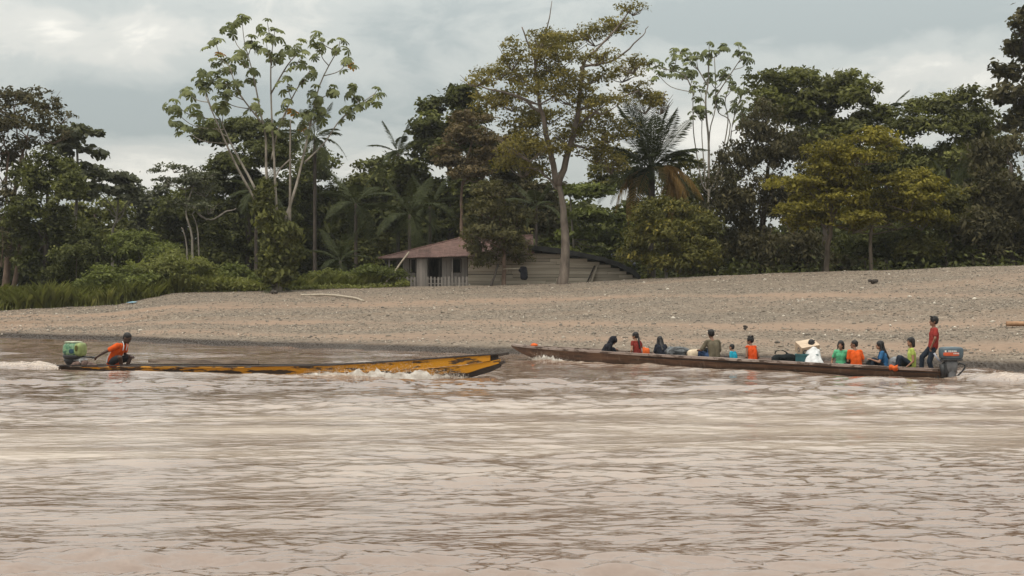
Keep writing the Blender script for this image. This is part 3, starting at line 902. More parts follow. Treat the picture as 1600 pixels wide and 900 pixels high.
# ---------- shrubs along the left bank
for i, (sp, Yf, ml, lb) in enumerate([
        ([(182, 440, 34, 22), (150, 452, 24, 16), (212, 448, 28, 18)], 99.5, L_BRIGHT, 'round green shrub where the beach meets the grass on the left'),
        ([(232, 428, 32, 22), (262, 420, 26, 18), (250, 444, 30, 14)], 101, L_GRASS, 'yellow-green shrub right of the round green shrub'),
        ([(222, 384, 34, 16), (250, 398, 28, 14), (200, 398, 24, 14)], 112, L_BRIGHT, 'bright low shrub below the rounded grey-green tree'),
        ([(292, 420, 28, 18), (322, 430, 28, 14), (275, 408, 22, 14)], 104, L_GRASS, 'leafy shrub at the foot of the slim pale stems'),
        ([(120, 400, 26, 22), (108, 425, 26, 18)], 106, L_DARK, 'dark shrub at the foot of the vine-smothered tree'),
        ([(360, 432, 26, 13), (388, 436, 22, 11)], 105, L_BRIGHT, 'low green shrub left of the young palm'),
        ([(560, 436, 28, 10), (592, 430, 30, 13), (618, 434, 16, 10)], 106.2, L_BRIGHT, 'bright leafy shrub beside the picket fence of the house'),
        ([(500, 437, 26, 10), (530, 438, 24, 9)], 106, L_GRASS, 'low grassy shrub right of the young palm')]):
    tree('shrub', lb, 'shrub', Yf, sp, ml, [[(sp[0][0], 446), (sp[0][0], sp[0][1])]], BARK, .25, 1.05, .38, 20, .65, seed=40 + i, r0=.05, inner=.3)

# ---------- far wood and undergrowth
rg = random.Random(5)
lob = []
for i in range(120):
    px = -420 + 2440 * (i + rg.random()) / 120
    top = np.interp(px, [-400, 0, 130, 200, 300, 480, 600, 650, 860, 900, 1080, 1130, 1400, 2000], [280, 300, 345, 335, 330, 290, 270, 260, 270, 325, 320, 300, 230, 200])
    Yf = rg.uniform(133, 150)
    hh = rg.uniform(0, 110)
    lob.append((P(px, top + 34 + hh, Yf), (rg.uniform(2.0, 3.4), 2.2, rg.uniform(1.8, 2.8))))
for i in range(130):
    px = -420 + 2440 * (i + rg.random()) / 130
    lob.append((P(px, 432 - rg.uniform(0, 45), rg.uniform(128, 152)), (3.2, 2.0, 2.6)))
C, N, S, T = crown_leaves(lob, .70, .55, .8, 14, .6, .4, .25, -.9, 77)
tag(link('far_wood', leaves_mesh('far_wood', C, N, S, T, .6), L_DARK), 'dark mass of rainforest behind the riverbank trees', 'wood', kind='stuff')

ng = 42000
gpx = RNG.uniform(-120, 640, ng)
gd0 = np.interp(gpx, CREST_PX, CREST_D)
gD = gd0 + np.abs(RNG.normal(0, 1, ng)) * 4.0 - .6 + np.clip((gpx - 250) / 120, 0, 1) * 1.0
gD = np.where(gpx < 250, gD - 1.2 * RNG.uniform(0, 1, ng), gD)
gX = (gpx - 800) / 2400 * gD
gZ = ground_z(gpx, gD)
hh = RNG.uniform(.25, 1.25, ng) * (.15 + 1.9 * np.clip(fbm(gX * .45, gD * .5, 61) - .15, 0, 1)) * np.interp(gpx, [-100, 200, 400, 620], [1.15, 1.1, .8, .8])
az = RNG.uniform(0, 6.28, ng)
ln = RNG.uniform(.2, 1.0, ng) * hh
bx, by = np.cos(az) * .035, np.sin(az) * .035
base = np.stack([gX, gD, gZ], -1)
side = np.stack([-by, bx, by * 0], -1)
mid = base + np.stack([np.cos(az) * ln * .3, np.sin(az) * ln * .3, hh * .6], -1)
tip = base + np.stack([np.cos(az) * ln, np.sin(az) * ln, hh], -1)
V = np.stack([base - side, base + side, mid + side * .9, tip, mid - side * .9], 1).reshape(-1, 3)
me = np_mesh('tall_grass', V, np.arange(ng * 5).reshape(ng, 5), False, {'tint': np.repeat(np.clip(fbm(gX * .5, gD * .5, 63) + RNG.uniform(-.3, .3, ng), 0, 1), 5)})
tag(link('tall_grass', me, L_GRASS), 'tall rough grass and weeds along the left beach crest', 'grass', kind='stuff')
nw = 26000
wpx = RNG.uniform(-150, 640, nw)
wD = np.interp(wpx, CREST_PX, CREST_D) + RNG.uniform(-.8, 9, nw)
wX = (wpx - 800) / 2400 * wD
top_ = 1.9 * np.clip(fbm(wX * .33, wD * .35, 67) - .22, .05, 1) * np.interp(wpx, [-100, 150, 330, 420, 640], [1.3, 1.5, 1.2, .8, .7])
wZ = ground_z(wpx, wD) + top_ * RNG.uniform(0, 1, nw) ** .6
nn = RNG.normal(size=(nw, 3)) * .55 + np.array([0, -.1, .75])
nn /= np.linalg.norm(nn, axis=1, keepdims=True)
tag(link('weeds', leaves_mesh('weeds', np.stack([wX, wD, wZ], -1), nn, RNG.uniform(.14, .34, nw), np.clip(fbm(wX * .5, wD * .5, 68) * .9 + RNG.uniform(-.25, .25, nw), 0, 1), .45, .2), L_GRASS), 'light green leafy weeds behind the left beach crest', 'weeds', kind='stuff')
nu = 14000
gpx = RNG.uniform(-300, 1900, nu)
gD = np.interp(gpx, CREST_PX, CREST_D) + RNG.uniform(2.5, 22, nu)
gX = (gpx - 800) / 2400 * gD
keep = ~((gpx > 585) & (gpx < 1000) & (gD < 118))
gpx, gD, gX = gpx[keep], gD[keep], gX[keep]
gZ = ground_z(gpx, gD) + np.abs(RNG.normal(0, .55, len(gD)))
nn = RNG.normal(size=(len(gD), 3)) * .6 + np.array([0, -.2, .6])
nn /= np.linalg.norm(nn, axis=1, keepdims=True)
tag(link('undergrowth', leaves_mesh('undergrowth', np.stack([gX, gD, gZ], -1), nn, RNG.uniform(.18, .42, len(gD)), RNG.uniform(0, .8, len(gD)), .55), L_DARK), 'dark leafy undergrowth on the forest floor', 'undergrowth', kind='stuff')
# ------------------------------------------------------------------ umbrella-leaved trees: every big leaf is its own part
def umbrella_leaf(seed, n=9, rad=.62):
    rg = random.Random(seed)
    v, f, tn = [(0, 0, .02)], [], [.6]
    for k in range(n):
        a = 2 * math.pi * (k + .5) / n + rg.uniform(-.08, .08)
        L = rad * rg.uniform(.8, 1.12) * (1 - .25 * abs(math.sin(a / 2)) ** 4)
        w = .17 * rad * 1.3
        dr = rg.uniform(.5, 1.15)
        d, s = Vector((math.cos(a), math.sin(a), 0)), Vector((-math.sin(a), math.cos(a), 0))
        q = [d * L * .42 + s * w * .62 + Vector((0, 0, -.05 * L)), d * L * .48 + Vector((0, 0, .03)), d * L * .42 - s * w * .62 + Vector((0, 0, -.05 * L)),
             d * L * .80 + s * w * .95 + Vector((0, 0, -.30 * dr * L)), d * L * .80 - s * w * .95 + Vector((0, 0, -.30 * dr * L)), d * L * 1.02 + Vector((0, 0, -.62 * dr * L))]
        o = len(v)
        v += [tuple(x) for x in q]
        tn += [min(1, max(0, (seed * .37) % 1 * .7 + .1 + rg.uniform(-.12, .2)))] * 6
        f += [(0, o + 2, o + 1), (0, o + 1, o), (o, o + 1, o + 3), (o + 1, o + 2, o + 4), (o + 1, o + 5, o + 3), (o + 1, o + 4, o + 5)]
    return np_mesh('leaf', v, np.array(f), False, {'tint': tn})


CLEAF = [umbrella_leaf(k, n=8 + k % 3) for k in range(9)]
for m_ in CLEAF: m_.materials.append(L_CEC)
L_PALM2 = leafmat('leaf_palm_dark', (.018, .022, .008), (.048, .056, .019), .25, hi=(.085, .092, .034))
CLEAF_OLD = umbrella_leaf(50)
CLEAF_OLD.materials.append(L_CECOLD)


def umbrella_clusters(root, b, clusters, Y, per, size, seed, stems, old=()):
    """leaf rosettes at the branch ends, each joined by a branch to the nearest lower stem"""
    rg = random.Random(seed)
    sp = [p for s in stems for p in s]
    for i, (px, py) in enumerate(clusters):
        near = min(sp, key=lambda q: (q - P(px, py, Y)).length)
        Yc = Y + (near.y - Y) * .8 + rg.uniform(-1.2, 1.2)
        c = P(px, py, Yc)
        low = [q for q in sp if q.z < c.z - .4]
        s = min(low or sp, key=lambda q: (q - c).length + .9 * max(0, .9 - (c.z - q.z)) * 2)
        if (s - c).length > .5:
            mid = s.lerp(c, .5) + Vector((0, 0, -.10 * (c - s).length)) + Vector((c.x - s.x, c.y - s.y, 0)) * .12
            pts = curve([s, mid, c], 4)
            m = MB()
            m.tube([p - b for p in pts], taper(len(pts), .036, .02), 6)
            m.build('branch', BARK_PALE, root, True)
        for k in range(per):
            a = 2 * math.pi * (k + rg.random() * .7) / per
            out = rg.uniform(.45, .98) * size if k else .05
            z = rg.uniform(-1.05, .15) * size if k else .30 * size
            o = bpy.data.objects.new('leaf', CLEAF_OLD if (i in old and k == 1) else CLEAF[rg.randrange(9)])
            COL.objects.link(o)
            o.parent = root
            o.location = c - b + Vector((math.cos(a) * out, math.sin(a) * out, z))
            tilt = rg.uniform(.3, 1.25) if k else .2
            n = Vector((math.cos(a) * math.sin(tilt), math.sin(a) * math.sin(tilt), math.cos(tilt)))
            o.rotation_mode = 'QUATERNION'
            o.rotation_quaternion = n.to_track_quat('Z', 'Y') @ Quaternion((0, 0, 1), rg.uniform(0, 6.28))
            o.scale = (size * rg.uniform(.75, 1.1),) * 3


Z2 = lambda pts: [(240 + x / 2.25, y / 2.25) for x, y in pts]
Yc = 101.5
cl = Z2([(310, 62), (270, 92), (217, 145), (345, 135), (300, 190), (262, 215), (232, 205), (400, 78), (425, 112), (396, 150), (432, 200), (470, 172), (520, 150), (515, 205), (575, 122), (580, 162), (655, 145), (550, 245), (685, 213),
         (350, 258), (470, 280), (170, 258), (180, 302), (215, 265), (290, 298), (122, 318), (70, 360), (82, 398), (150, 380), (108, 450), (235, 335), (245, 370), (358, 358), (475, 360), (466, 395), (570, 310), (582, 350), (590, 388), (630, 310),
         (540, 398), (525, 440), (700, 308), (722, 350), (680, 385), (785, 318), (210, 430), (412, 445), (250, 290)])
stems_px = [Z2([(436, 790), (428, 660), (424, 560), (415, 400), (412, 240), (420, 150)]), Z2([(396, 768), (300, 600), (240, 470), (182, 335)]), Z2([(388, 724), (330, 612), (272, 505), (235, 420)]),
            Z2([(402, 700), (396, 590), (394, 480), (380, 415), (352, 272), (332, 195)]), Z2([(478, 790), (480, 620), (480, 500), (482, 420)]), Z2([(462, 776), (502, 650), (540, 490), (582, 305), (645, 180)]),
            Z2([(532, 570), (602, 500), (665, 412), (780, 328)]), Z2([(378, 430), (300, 325), (268, 235)]), Z2([(412, 330), (470, 230), (515, 180)]), Z2([(415, 560), (440, 450), (500, 320), (545, 255)]), Z2([(480, 560), (440, 600), (425, 640)])]
b = P(433, 447, Yc)
b.z = gz(b)
root = empty('umbrella_tree', b, 0, 'big multi-stemmed umbrella-leaved tree with white stems and drooping lobed leaves on the left', 'tree')
m = MB()
pts = curve([Vector((0, 0, -.3)), P(432, 400, Yc) - b, P(430, 352, Yc) - b], 4)
m.tube(pts, taper(len(pts), .38, .30), 10)
m.build('trunk', BARK_PALE, root, True)
stems = []
for i, s in enumerate(stems_px):
    dy = (0, -2.2, 1.6, .8, -1.2, 1.2, 2.4, 1.0, -1.4, .6, -.5)[i]
    q = curve(stem_px(s, Yc, dy), 4)
    stems.append(q)
    m = MB()
    th = .105 if i < 6 else .06
    m.tube([p - b for p in q], taper(len(q), th, .03), 7)
    m.build('stem', BARK_PALE, root, True)
umbrella_clusters(root, b, cl, Yc, 6, .74, 3, stems, old=(2, 18, 33, 40))
# climbing vine on its lower trunk
vl = [(P(px, py, Yc - .2) - b, (rx * Yc / 2400, rx * Yc / 2400 * .9, ry * Yc / 2400)) for px, py, rx, ry in
      [(432, 400, 20, 26), (440, 365, 22, 24), (422, 350, 18, 22), (452, 385, 14, 24), (415, 320, 14, 22), (430, 430, 22, 16), (410, 295, 8, 14)]]
C, N, S, T = crown_leaves(vl, .36, .95, .34, 18, .8, .25, .15, -.9, 8)
o = link('climbing_vine', leaves_mesh('climbing_vine', C, N, S, T, .6, .4), L_MID, root)

Z3 = lambda pts: [(840 + x / 3.75, y / 3.75) for x, y in pts]
Yd = 118
cl2 = Z3([(680, 360), (722, 380), (700, 428), (800, 298), (815, 338), (870, 300), (892, 345), (930, 320), (790, 408), (850, 418), (905, 432), (922, 492), (1005, 262), (1022, 310), (1090, 270), (1178, 265), (1210, 318), (1235, 352),
          (1005, 390), (1010, 450), (1110, 408), (1090, 442), (955, 540), (1045, 540), (950, 592), (930, 640), (966, 642), (1070, 590), (1142, 492), (1210, 500), (1200, 542), (1150, 605), (1205, 602), (1195, 652), (1200, 705)])
st2 = [Z3([(1005, 1500), (1003, 1125), (1002, 830), (990, 700), (985, 580), (1000, 480), (1002, 350), (1010, 290)]), Z3([(1008, 780), (1040, 640), (1042, 480), (1036, 330)]), Z3([(1040, 570), (1100, 480), (1190, 345)]), Z3([(970, 900), (962, 780), (966, 660)]),
       Z3([(925, 860), (912, 740), (910, 540)]), Z3([(996, 500), (920, 380), (830, 300)]), Z3([(1120, 880), (1140, 740), (1165, 640), (1195, 560)]), Z3([(1115, 720), (1098, 600), (1125, 500)]), Z3([(1130, 730), (1060, 660), (1050, 580)]), Z3([(915, 560), (860, 440), (720, 400)])]
b = P(1108, 440, Yd)
b.z = gz(b)
root = empty('umbrella_tree', b, 0, 'slender umbrella-leaved tree against the sky right of the forked tree', 'tree')
stems = []
stem_base = P(1107, 300, Yd)
for i, s in enumerate(st2):
    q = stem_px(s, Yd, (0, .8, -1.5, 1.2, -1.8, 1.4, 1.0, -1.2, 1.6, -.8)[i])
    if i == 0: q[0] = Vector((b.x, b.y, b.z - .3))
    else:
        lowest = max(s, key=lambda a_: a_[1])
        if lowest[1] > 180: q = [stem_base.lerp(q[0], .0), stem_base.lerp(q[0], .5) + Vector((0, 0, -1.0))] + q
    q = curve(q, 4)
    stems.append(q)
    m = MB()
    m.tube([p - b for p in q], taper(len(q), .11 if i == 0 else .06, .03), 7)
    m.build('trunk' if i == 0 else 'stem', BARK_PALE, root, True)
umbrella_clusters(root, b, cl2, Yd, 5, .66, 5, stems)


# ------------------------------------------------------------------ palms: every frond a part
def frond(L, arch, nl=40, lw=.042, ll=.70, hang=.45, seed=0, name='frond'):
    """arching rachis along +X with two rows of leaflets"""
    rg = random.Random(seed)
    v, f, tn = [], [], []

    def rach(t):
        return Vector((L * (t - .18 * arch * t * t), 0, L * (.42 * t * (1 - .25 * arch) - .62 * arch * t * t)))
    ps = [rach(i / 8) for i in range(9)]
    for i, p in enumerate(ps):
        w = .035 * (1 - .8 * i / 8) * L / 3.5
        o = len(v)
        v += [(p.x, -w, p.z), (p.x, w, p.z), (p.x, 0, p.z - w * 1.4)]
        tn += [.8] * 3
        if i: f += [(o - 3, o - 2, o + 1, o), (o - 2, o - 1, o + 2, o + 1), (o - 1, o - 3, o, o + 2)]
    for i in range(nl):
        t = .14 + .86 * i / nl
        p = rach(t)
        tg = (rach(min(t + .02, 1.02)) - rach(t - .02)).normalized()
        l = ll * (math.sin(math.pi * min(1, .12 + t * .9)) ** .6) * L / 3.5 * rg.uniform(.85, 1.1)
        for sd in (-1, 1):
            h = hang * rg.uniform(.6, 1.3)
            d = (tg * .55 + Vector((0, sd, 0)) * .85 + Vector((0, 0, .15 - h * .4))).normalized()
            e1 = p + d * l * .55
            e2 = p + d * l + Vector((0, 0, -h * l * .55))
            wv = tg * lw * L / 3.5 * .5
            o = len(v)
            v += [tuple(p - wv * .6), tuple(p + wv * .6), tuple(e1 + wv), tuple(e2), tuple(e1 - wv)]
            tn += [min(1, max(0, .45 + rg.uniform(-.3, .3)))] * 5
            f.append((o, o + 1, o + 2, o + 3, o + 4))
    f3 = [x for x in f if len(x) == 4]
    f5 = [x for x in f if len(x) == 5]
    return np_mesh(name, v, [np.array(f3), np.array(f5)], False, {'tint': tn})


FRONDS = [[frond(3.5, a, seed=10 * i + k) for k in range(2)] for i, a in enumerate((.25, .7, 1.15, 1.6))]
for fs in FRONDS:
    for m_ in fs: m_.materials.append(L_PALM)
FROND_DEAD = frond(3.0, 1.45, seed=99, hang=1.3, lw=.06)
FROND_DEAD.materials.append(L_PALMDEAD)


DARKF = {}


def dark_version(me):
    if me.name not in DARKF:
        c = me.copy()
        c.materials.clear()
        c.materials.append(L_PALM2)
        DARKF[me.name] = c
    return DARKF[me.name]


def palm(label, px, py, Y, base_py, L, nf, seed, trunk_r=.13, elev=(75, -15), dead=0, lean=0.0, cat='palm', name='palm_tree', trunk_mat=None, dark=False):
    rg = random.Random(seed)
    top = P(px, py, Y)
    b = P(px + lean, base_py, Y)
    b.z = gz(b)
    root = empty(name, b, 0, label, cat)
    m = MB()
    tp = top - b
    pts = curve([Vector((0, 0, -.3)), tp * .5 + Vector((.1 * tp.x, 0, 0)), tp], 5)
    m.tube(pts, taper(len(pts), trunk_r * 1.2, trunk_r * .85), 9)
    m.build('trunk', trunk_mat or BARK_DARK, root, True)
    for k in range(nf + dead):
        isd = k >= nf
        q = (k + .5) / nf
        el = R(elev[0] + (elev[1] - elev[0]) * min(q, 1) + rg.uniform(-8, 8)) if not isd else R(rg.uniform(-15, 30))
        cls = 0 if el > R(50) else 1 if el > R(25) else 2 if el > R(0) else 3
        fm_ = FROND_DEAD if isd else FRONDS[cls][rg.randrange(2)]
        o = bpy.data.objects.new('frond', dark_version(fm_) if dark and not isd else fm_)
        COL.objects.link(o)
        o.parent = root
        o.location = tp
        az = k * 2.39996 + rg.uniform(-.25, .25) if not isd else rg.choice((.0, 3.0, -.7, -2.4, -.3)) + rg.uniform(-.4, .4)
        o.rotation_euler = (rg.uniform(-.4, .4), -(el - .35), az)
        s = L / 3.5 * rg.uniform(.85, 1.12)
        o.scale = (s, s, s)
        if isd: o['label'] = 'dead rust-brown frond'
    return root


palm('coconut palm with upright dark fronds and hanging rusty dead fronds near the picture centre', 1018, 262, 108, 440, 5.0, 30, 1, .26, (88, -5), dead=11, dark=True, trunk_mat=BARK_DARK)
palm('feathery palm crown showing behind the big umbrella tree', 492, 216, 119, 440, 3.6, 14, 2, .14, (65, -25))
palm('drooping dark palm right of the big umbrella tree', 556, 318, 116, 440, 3.9, 12, 3, .13, (70, -20))
palm('broad-fronded palm in the shade left of the house', 640, 335, 115, 440, 3.9, 12, 4, .13, (75, -25))
palm('shaded palm just above the rusty house roof', 672, 322, 119, 440, 3.6, 12, 5, .13, (65, -30))
palm('palm with pale frond tips at the skyline left of the tall dark glossy tree', 622, 240, 126, 440, 3.6, 11, 6, .14, (75, -10))
palm('small palm behind the forked trunk', 838, 322, 113, 440, 3.0, 10, 7, .11, (70, -20))
palm('slim palm drooping at the skyline right of the large domed tree', 1384, 178, 117, 430, 3.0, 11, 8, .13, (60, -35))
palm('small stiff palm among the olive bushes on the right bank', 1490, 300, 99, 424, 2.4, 9, 9, .10, (80, 15))
palm('low dark palm spreading on the ground behind the grass left of the house', 532, 408, 110, 446, 3.0, 11, 10, .12, (70, -5))
palm('young bright palm growing at the beach crest below the big umbrella tree', 435, 448, 101.3, 456, 1.9, 9, 11, .08, (80, 8), name='young_palm')
palm('dark palm fronds hanging between the big umbrella tree and the dense tree', 400, 300, 114, 440, 3.4, 10, 12, .12, (60, -25))
# ------------------------------------------------------------------ house behind the beach crest
W_LEFT = simple('wood_grey_weathered', (.30, .262, .232), (.15, .13, .118), 5.0, .85, (4, 4, .5), .3, .01, rnd=.22)
W_RIGHT = simple('wood_weathered_lit_wall', (.52, .44, .345), (.27, .222, .172), 4.0, .85, (.5, 4, 5), .35, .012, rnd=.24)  # weathered boards; paler than the front wall to paint in its stronger light
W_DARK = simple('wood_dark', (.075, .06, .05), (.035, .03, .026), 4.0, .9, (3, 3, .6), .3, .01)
W_PALE = simple('wood_pale_pole', (.42, .36, .28), (.27, .22, .17), 4.0, .8, (3, 3, .5), .25, .01)
W_PICKET = simple('wood_picket', (.235, .21, .185), (.12, .105, .095), 5.0, .85, (4, 4, .6), .3, .01, rnd=.2)
M_RUST = simple('roof_rusty_red', (.185, .108, .090), (.09, .053, .045), 1.6, .75, (1, 2, 1), .2, .01, spec=.25, rnd=.10)
M_TAR = simple('roof_black_sheet', (.035, .033, .032), (.015, .014, .014), 2.0, .6, (1, 1, 1), .5, .04)
M_TARP = simple('tarp_grey', (.16, .165, .17), (.07, .072, .078), 2.0, .5, (1, 1, 1), .5, .04)
M_BLACKCLOTH = simple('cloth_black', (.018, .018, .022), (.008, .008, .010), 5.0, .9)

HY = 107.0
hb = P(730, 446, HY)
hb.z = 2.45
house = empty('wooden_house', hb, 0, 'weathered plank house with rusty red hip roof on the beach crest', 'house')


def hp(px, py, Y=HY): return P(px, py, Y) - hb


def prop_mesh(name, w, d, h):
    return MB().box((0, 0, 0), (w, d, h)).mesh(name)


UNIT = {}


def board(parent, a, b, wid, thick, mat, name='plank', label=None):
    """a board from a to b (its long axis), sharing one unit mesh per material"""
    key = (mat.name, name)
    if key not in UNIT:
        me = MB().box((0, 0, 0), (1, 1, 1)).mesh(name)
        me.materials.append(mat)
        UNIT[key] = me
    o = bpy.data.objects.new(name, UNIT[key])
    COL.objects.link(o)
    if parent is not None: o.parent = parent
    a, b = Vector(a), Vector(b)
    o.location = (a + b) / 2
    d = b - a
    if abs(d.z) > .7 * d.length:
        o.scale = (wid, thick, d.length)
        o.rotation_mode = 'QUATERNION'
        o.rotation_quaternion = (d if d.z > 0 else -d).to_track_quat('Z', 'Y')
        o.rotation_quaternion = Vector((0, 0, 1)).rotation_difference(d if d.z > 0 else -d)
    else:
        o.scale = (d.length, thick, wid)
        o.rotation_mode = 'QUATERNION'
        o.rotation_quaternion = Vector((1, 0, 0)).rotation_difference(d if d.x > 0 else -d)
    if label: o['label'] = label
    return o


rg = random.Random(3)
kp = HY / 2400
zb = -.35
# front wall of upright boards, with a doorway and two windows
x = 629.5
while x < 729:
    w = min(rg.uniform(6.0, 7.6), 730 - x)
    xc = x + w / 2
    top = hp(xc, 401.5).z
    bot = zb
    if 670 < xc < 687:
        x += w
        continue
    Y = HY + rg.uniform(0, .02)
    if 641 < xc < 650 or 708 < xc < 720:
        board(house, (hp(xc, 0).x, 0, bot), (hp(xc, 0).x, 0, hp(0, 425).z), w * kp - .012, .03, W_LEFT)
        board(house, (hp(xc, 0).x, 0, hp(0, 405.5).z), (hp(xc, 0).x, 0, top), w * kp - .012, .03, W_LEFT)
    else:
        board(house, (hp(xc, 0).x, rg.uniform(0, .015), bot), (hp(xc, 0).x, 0, top), w * kp - .012, .03, W_LEFT)
    x += w
for xa, xb, ya, yb in ((640, 651, 404.5, 425.5), (707.5, 720.5, 404.5, 425.5)):
    m = MB()
    for a, b in (((xa, ya), (xb, ya)), ((xa, yb), (xb, yb)), ((xa, ya), (xa, yb)), ((xb, ya), (xb, yb))):
        m.beam(hp(*a) + Vector((0, -.03, 0)), hp(*b) + Vector((0, -.03, 0)), .06, .06)
    m.build('window_frame', W_DARK, house)
m = MB()
for xq in (670.2, 686.8):
    m.beam(Vector((hp(xq, 0).x, -.03, zb)), hp(xq, 402) + Vector((0, -.03, 0)), .08, .07)
m.beam(hp(670, 403) + Vector((0, -.032, 0)), hp(687, 403) + Vector((0, -.032, 0)), .08, .08)
m.build('door_frame', W_DARK, house)
# inside: back wall, floor and ceiling keep the openings dark
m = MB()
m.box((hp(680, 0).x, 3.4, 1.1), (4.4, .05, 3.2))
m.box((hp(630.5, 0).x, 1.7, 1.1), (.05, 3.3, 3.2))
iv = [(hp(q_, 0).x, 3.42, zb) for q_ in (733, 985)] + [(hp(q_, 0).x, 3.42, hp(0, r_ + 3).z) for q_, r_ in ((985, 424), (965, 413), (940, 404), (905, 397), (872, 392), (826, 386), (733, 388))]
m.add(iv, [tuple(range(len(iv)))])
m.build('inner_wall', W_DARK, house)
# veranda posts
for xq, mt in ((609, W_LEFT), (653, W_PICKET), (666.5, W_PICKET), (707, W_LEFT)):
    board(house, (hp(xq, 0).x, -.55, zb), (hp(xq, 0).x, -.55, hp(0, 401.5).z), .10, .10, mt, 'post')
# tall board door standing out on the veranda
for k, xq in enumerate((653.8, 658.3, 662.8)):
    board(house, (hp(xq, 0).x, -.62, hp(0, 448).z), (hp(xq, 0).x, -.62, hp(0, 403).z), .19, .03, W_LEFT, 'door_board')
# long side wall of lying boards under a falling roof line
wtop_x = [728, 820, 870, 918, 960, 992, 1002]
wtop_y = [398, 396, 400, 405.5, 417, 432, 438]


def wall_top(px): return hp(0, np.interp(px, wtop_x, wtop_y)).z


row_h = .225
r_ = 0
while True:
    z0 = zb + r_ * row_h
    # run of this row: stops where the roof line comes below it
    xs = np.linspace(731, 1002, 200)
    ok = [q for q in xs if wall_top(q) > z0 + row_h * .6]
    if not ok: break
    xe = ok[-1]
    x = 731.0
    while x < xe - 3:
        w = rg.uniform(50, 95)
        x2 = min(x + w, xe)
        if xe - x2 < 12: x2 = xe
        sag = rg.uniform(-.02, .02)
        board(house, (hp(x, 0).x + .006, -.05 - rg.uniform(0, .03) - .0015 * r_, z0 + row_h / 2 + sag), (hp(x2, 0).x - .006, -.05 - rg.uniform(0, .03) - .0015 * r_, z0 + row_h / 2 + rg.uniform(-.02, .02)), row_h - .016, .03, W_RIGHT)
        x = x2
    r_ += 1
for xq in (731, 800, 846, 870, 905, 945):
    board(house, (hp(xq, 0).x, .0, zb), (hp(xq, 0).x, .0, wall_top(xq) + .55), .10, .04, W_DARK, 'post')
board(house, hp(812, 396.5) + Vector((0, -.10, 0)), hp(905, 399.0) + Vector((0, -.10, 0)), .07, .05, W_PALE, 'rail')

# hip roof: corrugated sheets, each its own piece
def sheet(a0, a1, b0, b1, n=9, amp=.025):
    """corrugated quad: eave a0-a1, upper edge b0-b1"""
    nx = n * 2
    v, f = [], []
    for j, (p, q) in enumerate(((a0, a1), (b0, b1))):
        for i in range(nx + 1):
            c = p.lerp(q, i / nx)
            v.append(tuple(c + Vector((0, -amp * .3, amp * (1 if i % 2 else -1)))))
    for i in range(nx): f.append((i, i + 1, nx + 2 + i, nx + 1 + i))
    o = len(v)
    v += [(x_, y_, z_ - .03) for x_, y_, z_ in v[:]]
    for i in range(nx): f.append((o + i + 1, o + i, o + nx + 1 + i, o + nx + 2 + i)); f.append((i + 1, i, o + i, o + i + 1))
    return v, f


E0, E1 = hp(591, 403.5, HY - 1.0), hp(834, 397, HY - 1.0)          # eave
R0, R1 = hp(717, 372.5, HY + 2.8), hp(832, 368.5, HY + 2.8)          # ridge
NS = 12
for i in range(NS):
    ta, tb = i / NS, (i + 1) / NS
    a0, a1 = E0.lerp(E1, ta), E0.lerp(E1, tb)

    def up(t):
        """upper end above eave parameter t: the hip on the left, the ridge beyond"""
        xh = (R0.x - E0.x) / (E1.x - E0.x)
        if t <= xh: return E0.lerp(R0, t / xh)
        k = (t - xh) / (1 - xh)
        return R0.lerp(R1, k)
    v, f = sheet(a0 + Vector((0, 0, .006 * (i % 2))), a1 + Vector((.04, 0, .006 * (i % 2))), up(ta), up(tb) + Vector((.03, 0, 0)))
    MB().add(v, f).build('roof_sheet', M_RUST, house)
# rear and left slopes close the roof
Bk = Vector((E0.x, E0.y + 7.0, E0.z))
m = MB()
m.add([E0, R0, Bk], [(0, 1, 2)]).add([R0, R1, Vector((E1.x, Bk.y, E1.z)), Bk], [(0, 1, 2, 3)]).add([E1, Vector((E1.x, Bk.y, E1.z)), R1], [(0, 1, 2)])
m.build('rear_roof', M_RUST, house)
m = MB()
m.tube([R0 + Vector((-.05, 0, .03)), R1 + Vector((.05, 0, .03))], .07, 6)
m.tube([E0 + Vector((0, 0, .03)), R0 + Vector((0, 0, .03))], .05, 6)
m.build('ridge_cap', M_RUST, house)
m = MB()
m.beam(E0 + Vector((.3, .15, -.07)), E1 + Vector((-.1, .15, -.07)), .12, .05)
m.build('fascia', W_DARK, house)
# black lean-to roof following the falling wall
prof = [(826, 383), (872, 389), (905, 394), (940, 401), (965, 410), (988, 422), (1006, 436)]
n = len(prof)
v, f = [], []
for j, yy in enumerate((-.75, 3.6)):
    for k, (a, b) in enumerate(prof):
        c = hp(a, b)
        s = .10 * math.sin(k * 2.1 + j)
        v.append((c.x, yy + s, c.z + .04 * math.sin(k * 1.7 + j)))
for j, yy in enumerate((-.75, 3.6)):
    for k, (a, b) in enumerate(prof):
        c = hp(a, b + (7.0 if k < 4 else 6.5))
        v.append((c.x - .05, yy + .1 * math.sin(k * 2.1 + j), c.z))
for k in range(n - 1):
    f += [(k, k + 1, n + k + 1, n + k), (2 * n + k + 1, 2 * n + k, 3 * n + k, 3 * n + k + 1), (k + 1, k, 2 * n + k, 2 * n + k + 1), (n + k, n + k + 1, 3 * n + k + 1, 3 * n + k)]
f += [(0, n, 3 * n, 2 * n), (n - 1, 3 * n - 1, 4 * n - 1, 2 * n - 1)]
MB().add(v, f).build('lean_to_roof', M_TAR, house)
